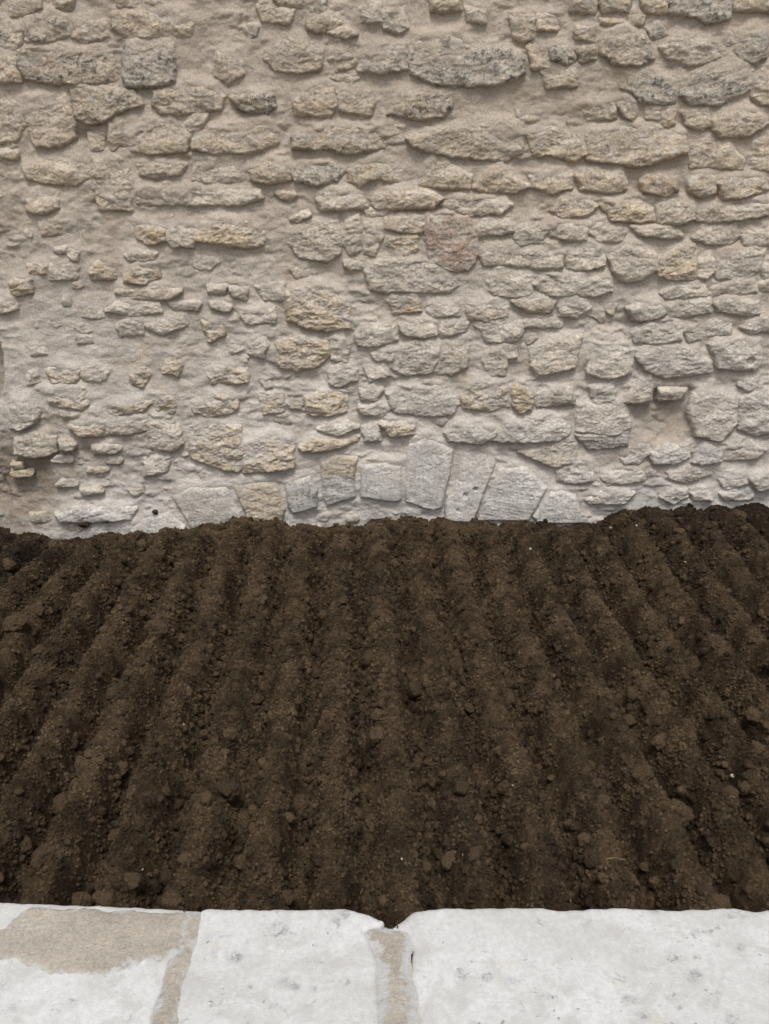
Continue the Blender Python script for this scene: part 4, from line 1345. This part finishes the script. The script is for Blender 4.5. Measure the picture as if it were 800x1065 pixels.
XL, XR = -2.6, 2.6
yl = kp(0, 936)[1]
left = slab("kerb_slab", [(XL, yl - 0.01), (XL, KF), below(192, 960, 158, 1065), kp(176, 1010), kp(193, 958), kp(198, 944), kp(150, 941), kp(60, 938), (kp(0, 936)[0], yl)][0:], 3)
tag(left, "left pale limestone kerb slab, half smeared with beige mortar", "kerb slab", "limestone slabs edging the soil bed")
mid = slab("kerb_slab", [kp(208, 946), kp(200, 975), kp(186, 1020), below(212, 960, 180, 1065), below(395, 1000, 396, 1065), kp(396, 1050), kp(394, 1000), kp(388, 982), kp(380, 968), kp(400, 962), kp(401, 956), kp(380, 947), kp(355, 943), kp(280, 943), kp(215, 943)], 8)
tag(mid, "middle white limestone kerb slab between the two mortar joints", "kerb slab", "limestone slabs edging the soil bed")
right = slab("kerb_slab", [kp(406, 964), kp(424, 972), kp(428, 985), kp(427, 1010), kp(433, 1040), below(428, 1000, 434, 1065), (XR, KF), (XR, kp(800, 942)[1]), kp(800, 943), kp(785, 945), kp(765, 942), kp(740, 942), kp(690, 944), kp(640, 941), kp(580, 944), kp(562, 941), kp(500, 942), kp(445, 942), kp(432, 944)], 15)
tag(right, "long right white limestone kerb slab with scattered dark pits and a scratch", "kerb slab", "limestone slabs edging the soil bed")


BACK = np.array([kp(-400, 936), kp(0, 936), kp(60, 938), kp(150, 941), kp(198, 944), kp(215, 945), kp(218, 941), kp(900, 930)])


def smear(name, poly, seed, height, parent, feather=0.02, base=KZ, step=0.0035, sag=0.0, rough=1.0, grow=0.0):
    """a thin bed of mortar lying over the stone, feathering out at its outline"""
    P = np.asarray(poly, float)
    lo, hi = P.min(0) - 0.02, P.max(0) + 0.02
    X, Y = np.meshgrid(np.arange(lo[0], hi[0], step), np.arange(lo[1], hi[1], step))
    d = sdf_poly(P, X, Y) + grow + 0.016 * fbm(X / 0.07, Y / 0.07, 4, seed, 0.6) + 0.004 * fbm(X / 0.015, Y / 0.015, 2, seed + 2)
    h = base - 0.007 + (height + 0.007) * sstep(-0.004, feather, d) - sag * sstep(0.0, 0.05, d)
    h += rough * (0.0022 * fbm(X / 0.08, Y / 0.08, 3, seed + 4) + 0.0011 * fbm(X / 0.012, Y / 0.012, 3, seed + 6)) * sstep(-0.004, feather, d)
    vis = d > -0.006
    keep = vis[:-1, :-1] & vis[1:, :-1] & vis[:-1, 1:] & vis[1:, 1:]
    ye = np.interp(X, BACK[:, 0], BACK[:, 1])                 # it turns down over the slab's back edge
    over = Y - ye
    h = h - 0.006 * np.clip((over + 0.008) / 0.008, 0, 1) ** 2 - 2.5 * np.clip(over, 0, 0.012)
    Y = np.minimum(Y, ye + 0.002)
    thin = 1 - sstep(-0.004, 0.045, d)
    V = np.stack([X.ravel(), Y.ravel(), h.ravel()], -1)
    F = grid_faces(*X.shape, keep)
    Vc, Fc, ext = compact(V, F, [thin.ravel()])
    pl = np.array(parent.location)
    return link(name, mesh_from(name, Vc - pl, Fc, M_SMEAR, {'thin': ext[0]}), parent)


smear("mortar_patch", [kp(-60, 985), kp(-60, 968), kp(0, 962), kp(22, 946), kp(34, 940), kp(90, 941), kp(150, 943), kp(190, 944), kp(203, 947), kp(198, 962), kp(190, 990),
                       kp(170, 1004), kp(150, 1006), kp(128, 1014), kp(100, 1020), kp(62, 1021), kp(30, 1012), kp(4, 1004), kp(-25, 1000)], 21, 0.0055, left, 0.03)
smear("mortar_joint", [kp(196, 948), kp(213, 948), kp(210, 965), kp(204, 985), kp(196, 1015), kp(188, 1070), below(210, 970, 186, 1065), below(182, 990, 154, 1065), kp(153, 1070), kp(162, 1035), kp(172, 1005), kp(184, 985), kp(191, 965)],
      25, 0.0028, left, 0.03, grow=0.009, rough=1.4)
smear("mortar_joint", [kp(381, 962), kp(398, 966), kp(412, 968), kp(424, 968), kp(425, 985), kp(424, 1005), kp(431, 1040), kp(434, 1070), below(426, 1000, 433, 1065), below(396, 1000, 394, 1065), kp(393, 1070), kp(397, 1040),
                       kp(397, 1005), kp(390, 985), kp(377, 972)], 29, 0.0028, mid, 0.03, grow=0.004, rough=1.7)
# the bedding that fills the joints below the surface
for par, a, b in ((left, [kp(188, 962), kp(214, 962)], [below(186, 980, 152, 1065), below(210, 970, 188, 1065)]),
                  (mid, [kp(386, 978), kp(424, 978)], [below(390, 1000, 390, 1065), below(428, 1000, 440, 1065)])):
    zt = KZ - 0.007
    q = [(a[0][0], a[0][1], zt), (a[1][0], a[1][1], zt), (b[1][0], b[1][1] + 0.004, zt), (b[0][0], b[0][1] + 0.004, zt)]
    V = np.array(q + [(x, y, -0.11) for x, y, _ in q]) - np.array(par.location)
    F = [[0, 1, 2, 3], [4, 7, 6, 5], [0, 4, 5, 1], [1, 5, 6, 2], [2, 6, 7, 3], [3, 7, 4, 0]]
    link("joint_fill", mesh_from("joint_fill", V, F, M_BED, smooth=False), par)
